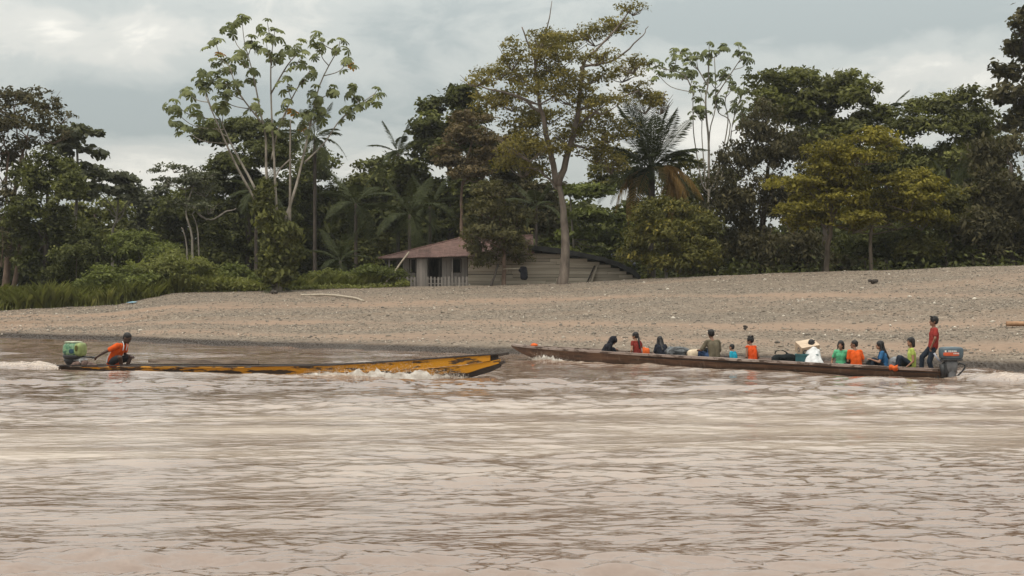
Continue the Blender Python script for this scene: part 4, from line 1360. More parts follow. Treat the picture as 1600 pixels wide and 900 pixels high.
# crumpled tarpaulin at the roof's low end
gx, gy = 12, 8
v, f = [], []
for j in range(gy):
    for i in range(gx):
        px_ = 955 + 38 * i / (gx - 1)
        py_ = np.interp(px_, [955, 975, 993], [403, 405, 418]) - 3
        c = P(px_, py_, HY - .6 + 1.8 * j / (gy - 1))
        v.append((c.x, c.y, c.z + .35 * (vnoise(i * .8, j * .9, 5) - .35)))
for j in range(gy - 1):
    for i in range(gx - 1):
        f.append((j * gx + i, j * gx + i + 1, (j + 1) * gx + i + 1, (j + 1) * gx + i))
me = MB().add(v, f).mesh('tarpaulin', True)
o = link('tarpaulin', me, M_TARP)
o.modifiers.new('thick', 'SOLIDIFY').thickness = .03
tag(o, 'crumpled dark grey tarpaulin on the low right end of the house roof', 'tarpaulin')

a = P(921, 443, HY - .55); a.z = gz(a) - .05
lean = [(a, P(933, 414, HY - .16), .22, W_PALE, 'pale plank leaning on the long side wall of the house'), (a + Vector((-.32, .05, 0)), P(929, 415, HY - .14), .16, W_DARK, 'dark plank leaning behind the pale plank on the side wall')]
for p_, q_, w_, mt_, lb_ in lean:
    p_ = Vector(p_)
    tag(MB().beam((0, 0, 0), q_ - p_, w_, .035).build('leaning_plank', mt_, None, loc=p_), lb_, 'plank')

# picket fence
FB = P(665, 447, HY - 1.4)
FB.z = 2.45
fence = empty('picket_fence', FB, 0, 'low weathered picket fence in front of the house veranda', 'fence')
FY = HY - 1.4
for x0, x1, nn in ((602, 648, 9), (668, 729, 12)):
    for k in range(nn):
        xq = x0 + (x1 - x0) * k / (nn - 1)
        a = P(xq, 447, FY) - FB
        a.z = zb
        b = P(xq + rg.uniform(-.4, .4), 432.5 + rg.uniform(-.6, .6), FY) - FB
        board(fence, a, b, .13, .022, W_PICKET, 'picket')
    for yy in (436, 443):
        board(fence, P(x0 - 1, yy, FY + .03) - FB, P(x1 + 1, yy, FY + .03) - FB, .06, .04, W_PICKET, 'rail')


# ------------------------------------------------------------------ small things round the house and on the beach
def pole(name, a, b, r, mat, label, cat, mids=()):
    base = Vector(a)
    m = MB()
    pts = curve([Vector((0, 0, 0))] + [Vector(q) - base for q in mids] + [Vector(b) - base], 4)
    m.tube(wob(pts, r * .35, 3), taper(len(pts), r, r * .75), 8)
    o = m.build(name, mat, None, True, loc=base)
    return tag(o, label, cat)


a = P(596, 447, 105.2); a.z = gz(a) - .05
pole('leaning_pole', a, P(639.5, 393.5, HY - 1.08), .07, W_PALE, 'long pale pole leaning against the left eave of the house', 'pole')
a = P(767, 446, 103.8); a.z = gz(a) - .05
pole('leaning_post', a, P(779, 413, 104.6), .09, W_DARK, 'short dark post leaning towards the small yard tree', 'post')
pole('clothes_pole', P(786, 420.5, 104.85), P(826, 418.5, 104.6), .035, W_PALE, 'thin horizontal pole carrying a black jacket', 'pole')
# black jacket hung on the pole
jp = P(818, 424, 104.62)
m = MB()
for k_ in range(3):
    m.cap((.08 * (k_ - 1), .02 * k_, .20), (.10 * (k_ - 1) + .04, .03 * k_, -.42), .15, .17)
m.cap((-.10, 0, .22), (-.26, .02, .10), .10, .09).cap((-.26, .02, .10), (-.20, .0, -.05), .09, .06).cap((.10, 0, .20), (.24, .0, -.20), .09, .07).cap((-.16, 0, .26), (.12, 0, .27), .08, .07)
JACKET = (m, jp)


def ray_ground(px, py):
    d = np.linspace(float(shore_d(px)) + .2, float(np.interp(px, CREST_PX, CREST_D)) + 2, 600)
    y = HOR - (ground_z(np.full_like(d, px), d) - CAM_H) * 2400 / d
    return float(d[np.argmin(np.abs(y - py))])


def on_beach(px, py, dz=0.0):
    d = ray_ground(px, py)
    p = P(px, py, d)
    p.z = gz(p) + dz
    return p


ends = [on_beach(470, 462.5, .05), on_beach(500, 463.5, .12), on_beach(545, 467, .10), on_beach(568, 471.5, .04)]
pole('driftwood_log', ends[0], ends[3], .085, W_PALE, 'long pale driftwood log lying across the gravel', 'driftwood', ends[1:3])
a, b = on_beach(1573, 512.5, .16), on_beach(1606, 516.5, .20)
pole('driftwood_log', a, a + Vector((2.6, .2, .02)), .095, simple('wood_orange_log', (.36, .21, .12), (.20, .11, .06), 3, .8), 'short brown log at the right edge of the beach', 'driftwood')
for i, (px, py, w, lb) in enumerate([(1364, 444, .36, 'black weathered stump on the right upper gravel'), (1165, 516, .16, 'small dark stone on the gravel above the turquoise child'), (258, 459, .5, 'flat dark driftwood piece at the left beach crest'), (428, 459.5, .3, 'small dark wood scrap left of the long driftwood log')]):
    c = on_beach(px, py, .08)
    m = MB()
    for k in range(5):
        q = Vector((rg.uniform(-.5, .5) * w, rg.uniform(-.2, .2), rg.uniform(-.02, .12) * (1 if i != 2 else .3)))
        m.ell(q, (w * rg.uniform(.3, .5), w * .3, w * rg.uniform(.2, .36) * (1 if i != 2 else .3)), None, 8, 5)
    tag(m.build(('tree_stump', 'dark_stone', 'driftwood', 'wood_scrap')[i], W_DARK, None, False, loc=c), lb, ('stump', 'stone', 'driftwood', 'driftwood')[i])
c = on_beach(206, 474.5, .05)
v = [(x_ * .30 + rg.uniform(-.04, .04), y_ * .25, .10 * rg.random() + .02 * x_) for y_ in range(-1, 2) for x_ in range(-1, 2)]
me = MB().add(v, [(0, 1, 4, 3), (1, 2, 5, 4), (3, 4, 7, 6), (4, 5, 8, 7)]).mesh('plastic_bag')
o = link('plastic_bag', me, simple('plastic_blue', (.18, .30, .36), (.12, .2, .26), 5, .4), None, c)
o.modifiers.new('thick', 'SOLIDIFY').thickness = .02
tag(o, 'crumpled pale blue plastic bag at the left beach edge', 'plastic bag')
# ------------------------------------------------------------------ boats
def paintmat(name, paint, paint2, wood, wear=.5, stretch=(.6, 3, 3), rough=.6):
    t = NT(name)
    v = t.coord(stretch)
    nz = t.noise(v, 2.2, 7, .65)
    pc = t.mix(t.noise(v, .8, 3), paint, paint2)
    zz = t.n('ShaderNodeSeparateXYZ', {0: t.coord((1, 1, 1))}).outputs[2]
    low = t.n('ShaderNodeMapRange', {'Value': zz, 'From Min': .0, 'From Max': .16, 'To Min': .12, 'To Max': 0.0}).outputs[0]
    w = t.n('ShaderNodeMapRange', {'Value': t.math('ADD', nz, low), 'From Min': wear, 'From Max': wear + .06}).outputs[0]
    wd = t.mix(t.noise(t.coord((.4, 8, 8)), 4, 4), wood, tuple(x * .45 for x in wood))
    return t.done(t.bsdf(t.mix(w, pc, wd), rough, t.bump(nz, .4, .01), **{'Specular IOR Level': .3}))


M_YELLOW = paintmat('paint_yellow_worn', (.58, .265, .014), (.44, .185, .012), (.062, .040, .028), .53)
M_TARRED = simple('wood_tarred', (.050, .037, .030), (.02, .016, .014), 3.0, .6, (.5, 3, 3), .5, .015)
t = NT('wood_brown_hull')
hv = t.coord((.35, 3, 3))
hn = t.noise(hv, 2.4, 8, .65)
hc_ = t.ramp(hn, [(.32, (.048, .028, .019)), (.5, (.115, .060, .036)), (.68, (.20, .110, .066))])
hz_ = t.n('ShaderNodeSeparateXYZ', {0: t.coord((1, 1, 1))}).outputs[2]
hwet = t.n('ShaderNodeMapRange', {'Value': t.math('ADD', hz_, t.math('MULTIPLY', t.noise(t.coord((2, 2, 2)), 2.0, 5), .14)), 'From Min': .10, 'From Max': .24, 'To Min': 1.0, 'To Max': 0.0}).outputs[0]
hc_ = t.mix(t.math('MULTIPLY', hwet, .7), hc_, (.040, .026, .018))
hdrip = t.n('ShaderNodeMapRange', {'Value': t.noise(t.coord((5, 5, .5)), 2.0, 4), 'From Min': .58, 'From Max': .70}).outputs[0]
hc_ = t.mix(t.math('MULTIPLY', hdrip, .45), hc_, (.23, .17, .125))
M_HULL2 = t.done(t.bsdf(hc_, .6, t.bump(hn, .5, .015), **{'Specular IOR Level': .3}))
M_RAIL = simple('wood_grey_rail', (.25, .20, .16), (.095, .072, .058), 4.0, .8, (.5, 4, 4), .4, .01)
M_RAIL2 = paintmat('rail_chipped', (.36, .30, .26), (.16, .10, .08), (.10, .065, .048), .50, (.9, 3, 3), .75)
M_BENCH = simple('wood_bench', (.20, .15, .11), (.10, .075, .055), 4.0, .8, (.5, 4, 4), .3, .01)


class Boat:
    def __init__(s, stern, bow, st, label, beam_scale=1.0):
        s.A, s.B = Vector((stern[0], stern[1], 0)), Vector((bow[0], bow[1], 0))
        s.L = (s.B - s.A).length
        s.e = (s.B - s.A).normalized()
        s.n = Vector((-s.e.y, s.e.x, 0))
        s.rz = math.atan2(s.e.y, s.e.x)
        s.st = np.array(st, float)              # columns: s, sheer, keel, half beam
        s.root = empty('canoe', s.A, s.rz, label, 'boat')

    def val(s, t, c): return float(np.interp(t, s.st[:, 0], s.st[:, c]))

    def sections(s, n=64):
        return [i / n for i in range(n + 1)]

    def loft(s, name, mat, profs, ts, closed=True):
        """profs(t) -> list of (y, z)"""
        v, f = [], []
        k = None
        for t in ts:
            pr = profs(t)
            k = len(pr)
            v += [(t * s.L, y, z) for y, z in pr]
        for i in range(len(ts) - 1):
            for j in range(k if closed else k - 1):
                j2 = (j + 1) % k
                f.append((i * k + j, i * k + j2, (i + 1) * k + j2, (i + 1) * k + j))
        if closed:
            f.append(tuple(range(k - 1, -1, -1)))
            f.append(tuple((len(ts) - 1) * k + j for j in range(k)))
        m = MB().add(v, f)
        bmx = bmesh.new()
        me = m.mesh(name)
        bmx.from_mesh(me)
        bmesh.ops.recalc_face_normals(bmx, faces=bmx.faces)
        bmx.to_mesh(me)
        bmx.free()
        return link(name, me, mat, s.root)

    def side(s, t, z):
        """half breadth of the outer skin at height z"""
        sh, ke, hb = s.val(t, 1), s.val(t, 2), s.val(t, 3)
        q = min(max((z - ke) / max(sh - ke, .01), 0), 1)
        return hb * (.55 + .45 * q ** .7)

    def at(s, px, off=0.0, z=0.0):
        """world point on the boat's long axis as seen in column px"""
        u = (px - 800) / 2400
        t = (s.A.x - u * s.A.y) / (u * (s.B.y - s.A.y) - (s.B.x - s.A.x))
        p = s.A.lerp(s.B, t) + s.n * off
        p.z = z
        return p, t


# ---- yellow canoe
B1 = Boat((-13.33, 45.9), (-.17, 40.9), [(0, .11, -.10, .40), (.06, .125, -.14, .46), (.3, .175, -.16, .50), (.5, .21, -.16, .50), (.64, .265, -.16, .49), (.78, .40, -.15, .44), (.86, .49, -.10, .36), (.92, .56, .0, .25), (.97, .61, .20, .13), (1, .64, .40, .04)],
          'long low yellow canoe with worn paint and dark split prow')


def b1_hull(t):
    sh, ke = B1.val(t, 1), B1.val(t, 2)
    top = min(sh, ke + .62 * (sh - ke)) if t > .55 else sh - .03
    k = min(max((t - .5) / .1, 0), 1)
    top = (sh - .03) * (1 - k) + (ke + .60 * (sh - ke)) * k
    hb, hm = B1.side(t, top), B1.side(t, ke)
    th = min(.04, hb * .5)
    return [(hb, top), (B1.side(t, ke + .35 * (top - ke)), ke + .35 * (top - ke)), (hm * .8, ke), (0, ke - .02), (-hm * .8, ke), (-B1.side(t, ke + .35 * (top - ke)), ke + .35 * (top - ke)), (-hb, top), (-hb + th, top), (-hm * .8 + th * .7, ke + .05), (0, ke + .04), (hm * .8 - th * .7, ke + .05), (hb - th, top)]


ts = [i / 90 * .988 for i in range(91)]
B1.loft('hull', M_YELLOW, b1_hull, ts)
# tarred bottom of the bow
def b1_keel(t):
    sh, ke = B1.val(t, 1), B1.val(t, 2)
    zt = ke + (.22 + .06 * math.sin(t * 60)) * (sh - ke)
    hm, ht = B1.side(t, ke) * .8 + .012, B1.side(t, zt) + .012
    return [(ht, zt), (hm, ke - .012), (0, ke - .035), (-hm, ke - .012), (-ht, zt), (0, ke - .01)]


B1.loft('bottom_planking', M_TARRED, b1_keel, [.70 + .29 * i / 30 for i in range(31)])
for sg in (-1, 1):
    def b1_strake(t, sg=sg):
        sh, ke = B1.val(t, 1), B1.val(t, 2)
        lo = ke + .63 * (sh - ke)
        k_ = min(1, max(0, (t - .56) / .12)) - .12
        return [(sg * (B1.side(t, sh) + .018 * k_), sh), (sg * (B1.side(t, lo) + .022 * k_), lo), (sg * (B1.side(t, lo) - .02), lo), (sg * (B1.side(t, sh) - .022), sh)]
    B1.loft('side_strake', M_YELLOW, b1_strake, [.47 + .502 * i / 50 for i in range(51)])

    def b1_rail(t, sg=sg):
        sh = B1.val(t, 1)
        y = B1.side(t, sh)
        return [(sg * (y + .04), sh + .004), (sg * (y + .04), sh + .035), (sg * max(y - .04, .002), sh + .038), (sg * max(y - .05, .001), sh + .004)]
    B1.loft('gunwale', M_RAIL if False else M_TARRED, b1_rail, [.0 + .985 * i / 80 for i in range(81)])
m = MB()
m.beam((.965 * B1.L, 0, .575), (1.006 * B1.L, 0, .665), .10, .07).beam((.955 * B1.L, 0, .24), (.998 * B1.L, 0, .44), .09, .08).beam((.955 * B1.L, 0, .50), (.985 * B1.L, 0, .50), .09, .16)
m.build('stem_post', M_TARRED, B1.root, bevel=.01)
m = MB()
m.beam((.19 * B1.L, .34, .275), (.45 * B1.L, .40, .295), .05, .10)
m.build('side_board', M_RAIL, B1.root)
for t_ in (.045, .16, .30, .46, .62, .76, .88):
    z = B1.val(t_, 1) - .03
    MB().box((t_ * B1.L, 0, z), (.22, 2 * B1.side(t_, z) - .07, .03)).build('thwart', M_BENCH, B1.root)
MB().box((.004 * B1.L, 0, .02), (.05, .74, .26)).build('transom', M_TARRED, B1.root, bevel=.006)
m = MB()
m.add([(x_ * B1.L, y_ * (B1.side(x_, -.05) - .06), -.085) for x_ in (.02, .3, .6, .85) for y_ in (-1, 1)], [(0, 2, 3, 1), (2, 4, 5, 3), (4, 6, 7, 5)])
m.build('floor_boards', M_BENCH, B1.root)

# ---- brown canoe
B2 = Boat((11.62, 40.9), (0.0, 53.5), [(0, .25, -.12, .46), (.05, .255, -.16, .50), (.3, .30, -.17, .54), (.6, .36, -.17, .54), (.75, .40, -.16, .48), (.85, .43, -.11, .38), (.92, .455, .0, .25), (.97, .485, .22, .12), (1, .51, .42, .04)],
          'long brown wooden canoe crowded with passengers and bundles')


def b2_hull(t):
    sh, ke = B2.val(t, 1) - .02, B2.val(t, 2)
    hb, hm = B2.side(t, sh), B2.side(t, ke)
    mid = ke + .4 * (sh - ke)
    th = min(.045, hb * .5)
    return [(hb, sh), (B2.side(t, mid) + .01, mid), (hm * .8, ke), (0, ke - .02), (-hm * .8, ke), (-B2.side(t, mid) - .01, mid), (-hb, sh), (-hb + th, sh), (-hm * .8 + th * .7, ke + .05), (0, ke + .04), (hm * .8 - th * .7, ke + .05), (hb - th, sh)]


B2.loft('hull', M_HULL2, b2_hull, [i / 90 for i in range(91)])
for sg in (-1, 1):
    def b2_rail(t, sg=sg):
        sh = B2.val(t, 1)
        y = B2.side(t, sh)
        return [(sg * (y + .05), sh - .05), (sg * (y + .052), sh + .02), (sg * max(y - .06, .002), sh + .025), (sg * max(y - .06, .001), sh - .05)]
    B2.loft('gunwale', M_RAIL2, b2_rail, [i / 90 * .995 for i in range(91)])

    def b2_rub(t, sg=sg):
        sh, ke = B2.val(t, 1), B2.val(t, 2)
        z = sh - .10
        y = B2.side(t, z)
        return [(sg * (y + .028), z - .012), (sg * (y + .028), z + .012), (sg * (y - .01), z + .012), (sg * (y - .01), z - .012)]
    B2.loft('rubbing_strake', M_TARRED, b2_rub, [.0 + i / 60 * .62 for i in range(61)])
for t_ in (.07, .16, .25, .36, .48, .58, .68, .79, .89):
    z = .14
    MB().box((t_ * B2.L, 0, z), (.24, 2 * B2.side(t_, z) - .09, .03)).build('thwart', M_BENCH, B2.root)
MB().box((.004 * B2.L, 0, .05), (.06, .80, .32)).build('transom', M_TARRED, B2.root, bevel=.008)
m = MB()
m.add([(x_ * B2.L, y_ * (B2.side(x_, -.06) - .06), -.075) for x_ in (.02, .3, .6, .85) for y_ in (-1, 1)], [(0, 2, 3, 1), (2, 4, 5, 3), (4, 6, 7, 5)])
m.build('floor_boards', M_BENCH, B2.root)


# ------------------------------------------------------------------ outboard motors
def superbox(m, c, d, p=4.0, nu=20, nv=12, shear=0.0, tapz=0.0):
    """rounded block (superellipsoid)"""
    c = Vector(c)
    def sp(w, q): return math.copysign(abs(w) ** q, w)
    vs, fs = [], []
    q = 2.0 / p
    for j in range(nv + 1):
        th = -math.pi / 2 + math.pi * j / nv
        for i in range(nu):
            ph = 2 * math.pi * i / nu
            z = sp(math.sin(th), q)
            k = 1 + tapz * z
            x = sp(math.cos(th), q) * sp(math.cos(ph), q) * k + shear * z
            y = sp(math.cos(th), q) * sp(math.sin(ph), q) * k
            vs.append(c + Vector((x * d[0] / 2, y * d[1] / 2, z * d[2] / 2)))
    for j in range(nv):
        for i in range(nu):
            a, b = j * nu + i, j * nu + (i + 1) % nu
            fs.append((a, b, b + nu, a + nu))
    return m.add(vs, fs)


def plain(name, c, rough=.5, spec=.4, metal=0.0):
    return simple(name, c, tuple(x * .75 for x in c), 9.0, rough, (1, 1, 1), .08, .004, spec=spec)


M_BLACKMETAL = plain('metal_black', (.028, .028, .030))
M_GREYMETAL = simple('metal_grey_leg', (.13, .13, .135), (.075, .075, .078), 6, .5)
M_COWLBLUE = plain('cowl_blue_grey', (.075, .105, .125))
M_REDSTRIPE = plain('decal_orange_red', (.50, .085, .03))
M_WHITE = plain('decal_white', (.62, .60, .57))
t = NT('cowl_green_marbled')
v_ = t.coord((1, 1, 1))
mar = t.ramp(t.noise(v_, 9.0, 5, .6, 1.5), [(.36, (.022, .06, .05)), (.48, (.06, .17, .085)), (.58, (.21, .30, .17)), (.68, (.03, .08, .09))])
M_COWLGREEN = t.done(t.bsdf(mar, .4))
M_LIME = simple('cowl_lime', (.27, .32, .12), (.15, .19, .07), 6, .45)
M_STEEL = plain('metal_steel', (.42, .42, .42), .4)
M_SACK = simple('sack_brown', (.16, .105, .085), (.075, .05, .042), 6, .95, bump=.8, bdist=.03)

# green motor of the yellow canoe: local +X points to the bow
p, _ = B1.at(116)
mo = empty('outboard_motor', (p.x, p.y, .0), B1.rz, 'outboard motor with marbled green and lime cowl on the yellow canoe', 'outboard motor')
superbox(MB(), (0, 0, .60), (.68, .44, .44), 3.2, tapz=-.04).build('cowl', M_COWLGREEN, mo, True)
superbox(MB(), (.225, 0, .595), (.235, .446, .42), 3.4).build('cowl_front', M_LIME, mo, True)
for sg in (-1, 1):
    superbox(MB(), (.235, sg * .225, .64), (.10, .02, .17), 3.5).build('side_vent', simple('vent_olive', (.09, .08, .015), (.05, .045, .01), 6, .6), mo, True)
    superbox(MB(), (.06, sg * .222, .55), (.17, .02, .14), 3.0).build('dark_emblem', simple('emblem_teal', (.02, .055, .075), (.015, .04, .05), 6, .5), mo, True)
superbox(MB(), (-.03, 0, .815), (.52, .36, .05), 3.5).build('cowl_top', simple('cowl_cream', (.44, .46, .34), (.24, .28, .19), 6, .5), mo, True)
m = MB()
superbox(m, (-.02, 0, .37), (.62, .40, .18), 3.5, tapz=.14)
superbox(m, (-.10, 0, .24), (.42, .30, .22), 3.0, tapz=.25)
m.cap((-.14, 0, .34), (-.16, 0, .0), .16, .07)
m.cap((-.16, 0, .05), (-.17, 0, -.55), .07, .06)
m.build('leg', M_BLACKMETAL, mo, True)
m = MB()
m.box((.22, 0, .29), (.36, .26, .03)).box((.30, 0, .20), (.06, .30, .26)).box((.22, 0, .345), (.30, .12, .03))
m.build('clamp_bracket', M_STEEL, mo, bevel=.008)
m = MB()
m.tube([(.20, 0, .40), (.42, 0, .385), (.60, 0, .37)], [.035, .028, .026], 8).tube([(.60, 0, .37), (.80, 0, .365)], [.033, .033], 8)
m.build('tiller', M_BLACKMETAL, mo, True)
# sacking wrapped round the motor bracket
m = MB()
for k in range(9):
    m.ell((.06 + .075 * k, rg.uniform(-.16, .1), .10 + .08 * math.sin(k / 8 * 3.1) + rg.uniform(-.03, .02)), (.11, .15, .08 + .025 * rg.random()), None, 10, 7)
sk = m.build('cloth_bundle', M_SACK, None, True, loc=(0, 0, 0))
sk.location = mo.location + Vector((math.cos(B1.rz) * .02, math.sin(B1.rz) * .02, .0))
sk.rotation_euler = (0, 0, B1.rz)
tag(sk, 'brown sacking bundle in the stern under the green motor', 'sacking')

# blue-grey motor of the brown canoe
p, _ = B2.at(1468)
e2 = -B2.e
pm = B2.A + e2 * .20 + B2.n * .20
mo2 = empty('outboard_motor', (pm.x, pm.y, 0), R(180), 'blue-grey outboard motor with orange stripe at the brown canoe stern', 'outboard motor')
superbox(MB(), (0, 0, .68), (.60, .40, .34), 5, tapz=.04).build('cowl', M_COWLBLUE, mo2, True)
superbox(MB(), (0, 0, .505), (.57, .38, .05), 5).build('cowl_seal', M_BLACKMETAL, mo2, True)
for sg in (-1, 1):
    superbox(MB(), (.05, sg * .198, .66), (.42, .014, .095), 6).build('stripe', M_REDSTRIPE, mo2, True)
    # worn white lettering above the stripe, too small to read in the photograph
    for k, (xq, w, h) in enumerate(((.20, .045, .05), (.11, .03, .045), (.065, .03, .05), (.02, .03, .045), (-.025, .03, .05), (-.07, .03, .045))):
        MB().box((xq, sg * .2035, .735), (w, .008, h)).build('letter_mark', M_WHITE, mo2, bevel=.002)
    for k in range(4):
        MB().box((-.02 - .04 * k, sg * .2075, .675), (.028, .006, .03)).build('letter_mark', M_WHITE, mo2, bevel=.002)
superbox(MB(), (-.292, 0, .70), (.03, .14, .16), 4).build('rear_vent', M_BLACKMETAL, mo2, True)
superbox(MB(), (-.312, -.03, .69), (.02, .08, .06), 4).build('rear_badge', M_WHITE, mo2, True)
m = MB()
superbox(m, (.01, 0, .33), (.34, .30, .36), 4, tapz=.12)
m.cap((.0, 0, .25), (-.02, 0, -.45), .14, .09)
m.build('leg', M_GREYMETAL, mo2, True)
m = MB()
superbox(m, (.16, 0, .28), (.13, .26, .34), 4).box((.24, 0, .22), (.06, .28, .34))
m.build('clamp_bracket', M_BLACKMETAL, mo2, True)
m = MB()
m.tube(curve([(-.10, 0, .36), (-.26, 0, .40), (-.36, 0, .36), (-.36, 0, .28), (-.24, 0, .14), (-.14, 0, .06)], 4), .022, 7)
m.build('carry_handle', M_BLACKMETAL, mo2, True)
m = MB()
m.tube([(.24, -.02, .44), (.34, -.03, .52), (.44, -.04, .68)], [.03, .026, .028], 8)
m.build('tiller', simple('metal_tiller', (.30, .31, .36), (.18, .19, .22), 6, .4), mo2, True)
# ------------------------------------------------------------------ people
def skinmat(name, c): return simple(name, c, tuple(x * .82 for x in c), 8, .55, bump=.05, bdist=.002, spec=.35)


def cloth(name, c, k=.72): return simple(name, c, tuple(x * k for x in c), 5, .9, (1, 1, 1), .35, .012, spec=.1)


SK1 = skinmat('skin_tan', (.285, .145, .088))
SK2 = skinmat('skin_brown', (.20, .098, .060))
SK3 = skinmat('skin_deep_brown', (.060, .034, .025))
HAIR = simple('hair_black', (.014, .011, .011), (.006, .005, .005), 14, .55, (1, 1, .3), .5, .006)
EYE = simple('eye_dark', (.012, .010, .009), None, 5, .25)
TEMP = []


def fuse(m, name, mat, parent, voxel=.013, smooth=4, disp=0.0, seed=0):
    """one continuous surface from overlapping volumes"""
    me = m.mesh(name)
    o = bpy.data.objects.new('tmp', me)
    COL.objects.link(o)
    r = o.modifiers.new('r', 'REMESH')
    r.mode = 'VOXEL'
    r.voxel_size = voxel
    r.use_smooth_shade = True
    s = o.modifiers.new('s', 'SMOOTH')
    s.factor = .5
    s.iterations = smooth
    dg = bpy.context.evaluated_depsgraph_get()
    dg.update()
    out = bpy.data.meshes.new_from_object(o.evaluated_get(dg))
    bpy.data.objects.remove(o)
    bpy.data.meshes.remove(me)
    out.name = name
    out.materials.clear()
    if disp:
        n = len(out.vertices)
        co = np.empty(n * 3, np.float32)
        out.vertices.foreach_get('co', co)
        co = co.reshape(-1, 3)
        no = np.empty(n * 3, np.float32)
        out.vertices.foreach_get('normal', no)
        w = fbm(co[:, 0] * 9 + co[:, 2] * 6 + seed, co[:, 1] * 9 + co[:, 2] * 5, seed, 3) - .5
        co += no.reshape(-1, 3) * (w * 2 * disp)[:, None]
        out.vertices.foreach_set('co', co.ravel())
    out.polygons.foreach_set('use_smooth', np.ones(len(out.polygons), dtype=bool))
    out.update()
    return link(name, out, mat, parent)


def rotv(v, ax, a): return Quaternion(Vector(ax), a) @ Vector(v)


def hand(m, wrist, d, side, up, curl=.5):
    """palm, four unequal bent fingers and a thumb from the palm's side"""
    d = d.normalized()
    x = d
    y = (up - x * up.dot(x))
    if y.length < .01: y = Vector((0, 1, 0)).cross(x)
    y.normalize()
    z = x.cross(y) * side
    pc = wrist + x * .05
    m.cap(wrist, wrist + x * .03, .024, .026, 8)
    for k in range(4):
        w = (k - 1.5) * .020
        m.cap(wrist + x * .02 + z * w * .7, wrist + x * .085 + z * w, .015, .0125, 8)
        L = (.062, .074, .078, .068)[k] * .95
        a = curl * (.5 + .12 * k)
        d1 = x * math.cos(a) - y * math.sin(a)
        d2 = x * math.cos(a * 2.2) - y * math.sin(a * 2.2)
        k0 = wrist + x * .085 + z * w
        k1 = k0 + d1 * L * .5
        m.cap(k0, k1, .0115, .0108, 8)
        m.cap(k1, k1 + d2 * L * .5, .0108, .0095, 8)
    t0 = wrist + x * .03 + z * .024
    t1 = t0 + (x * .6 + z * .75 - y * .15).normalized() * .036
    m.cap(t0, t1, .0145, .0125, 8)
    m.cap(t1, t1 + (x * .85 + z * .2 - y * .35).normalized() * .034, .0122, .0105, 8)


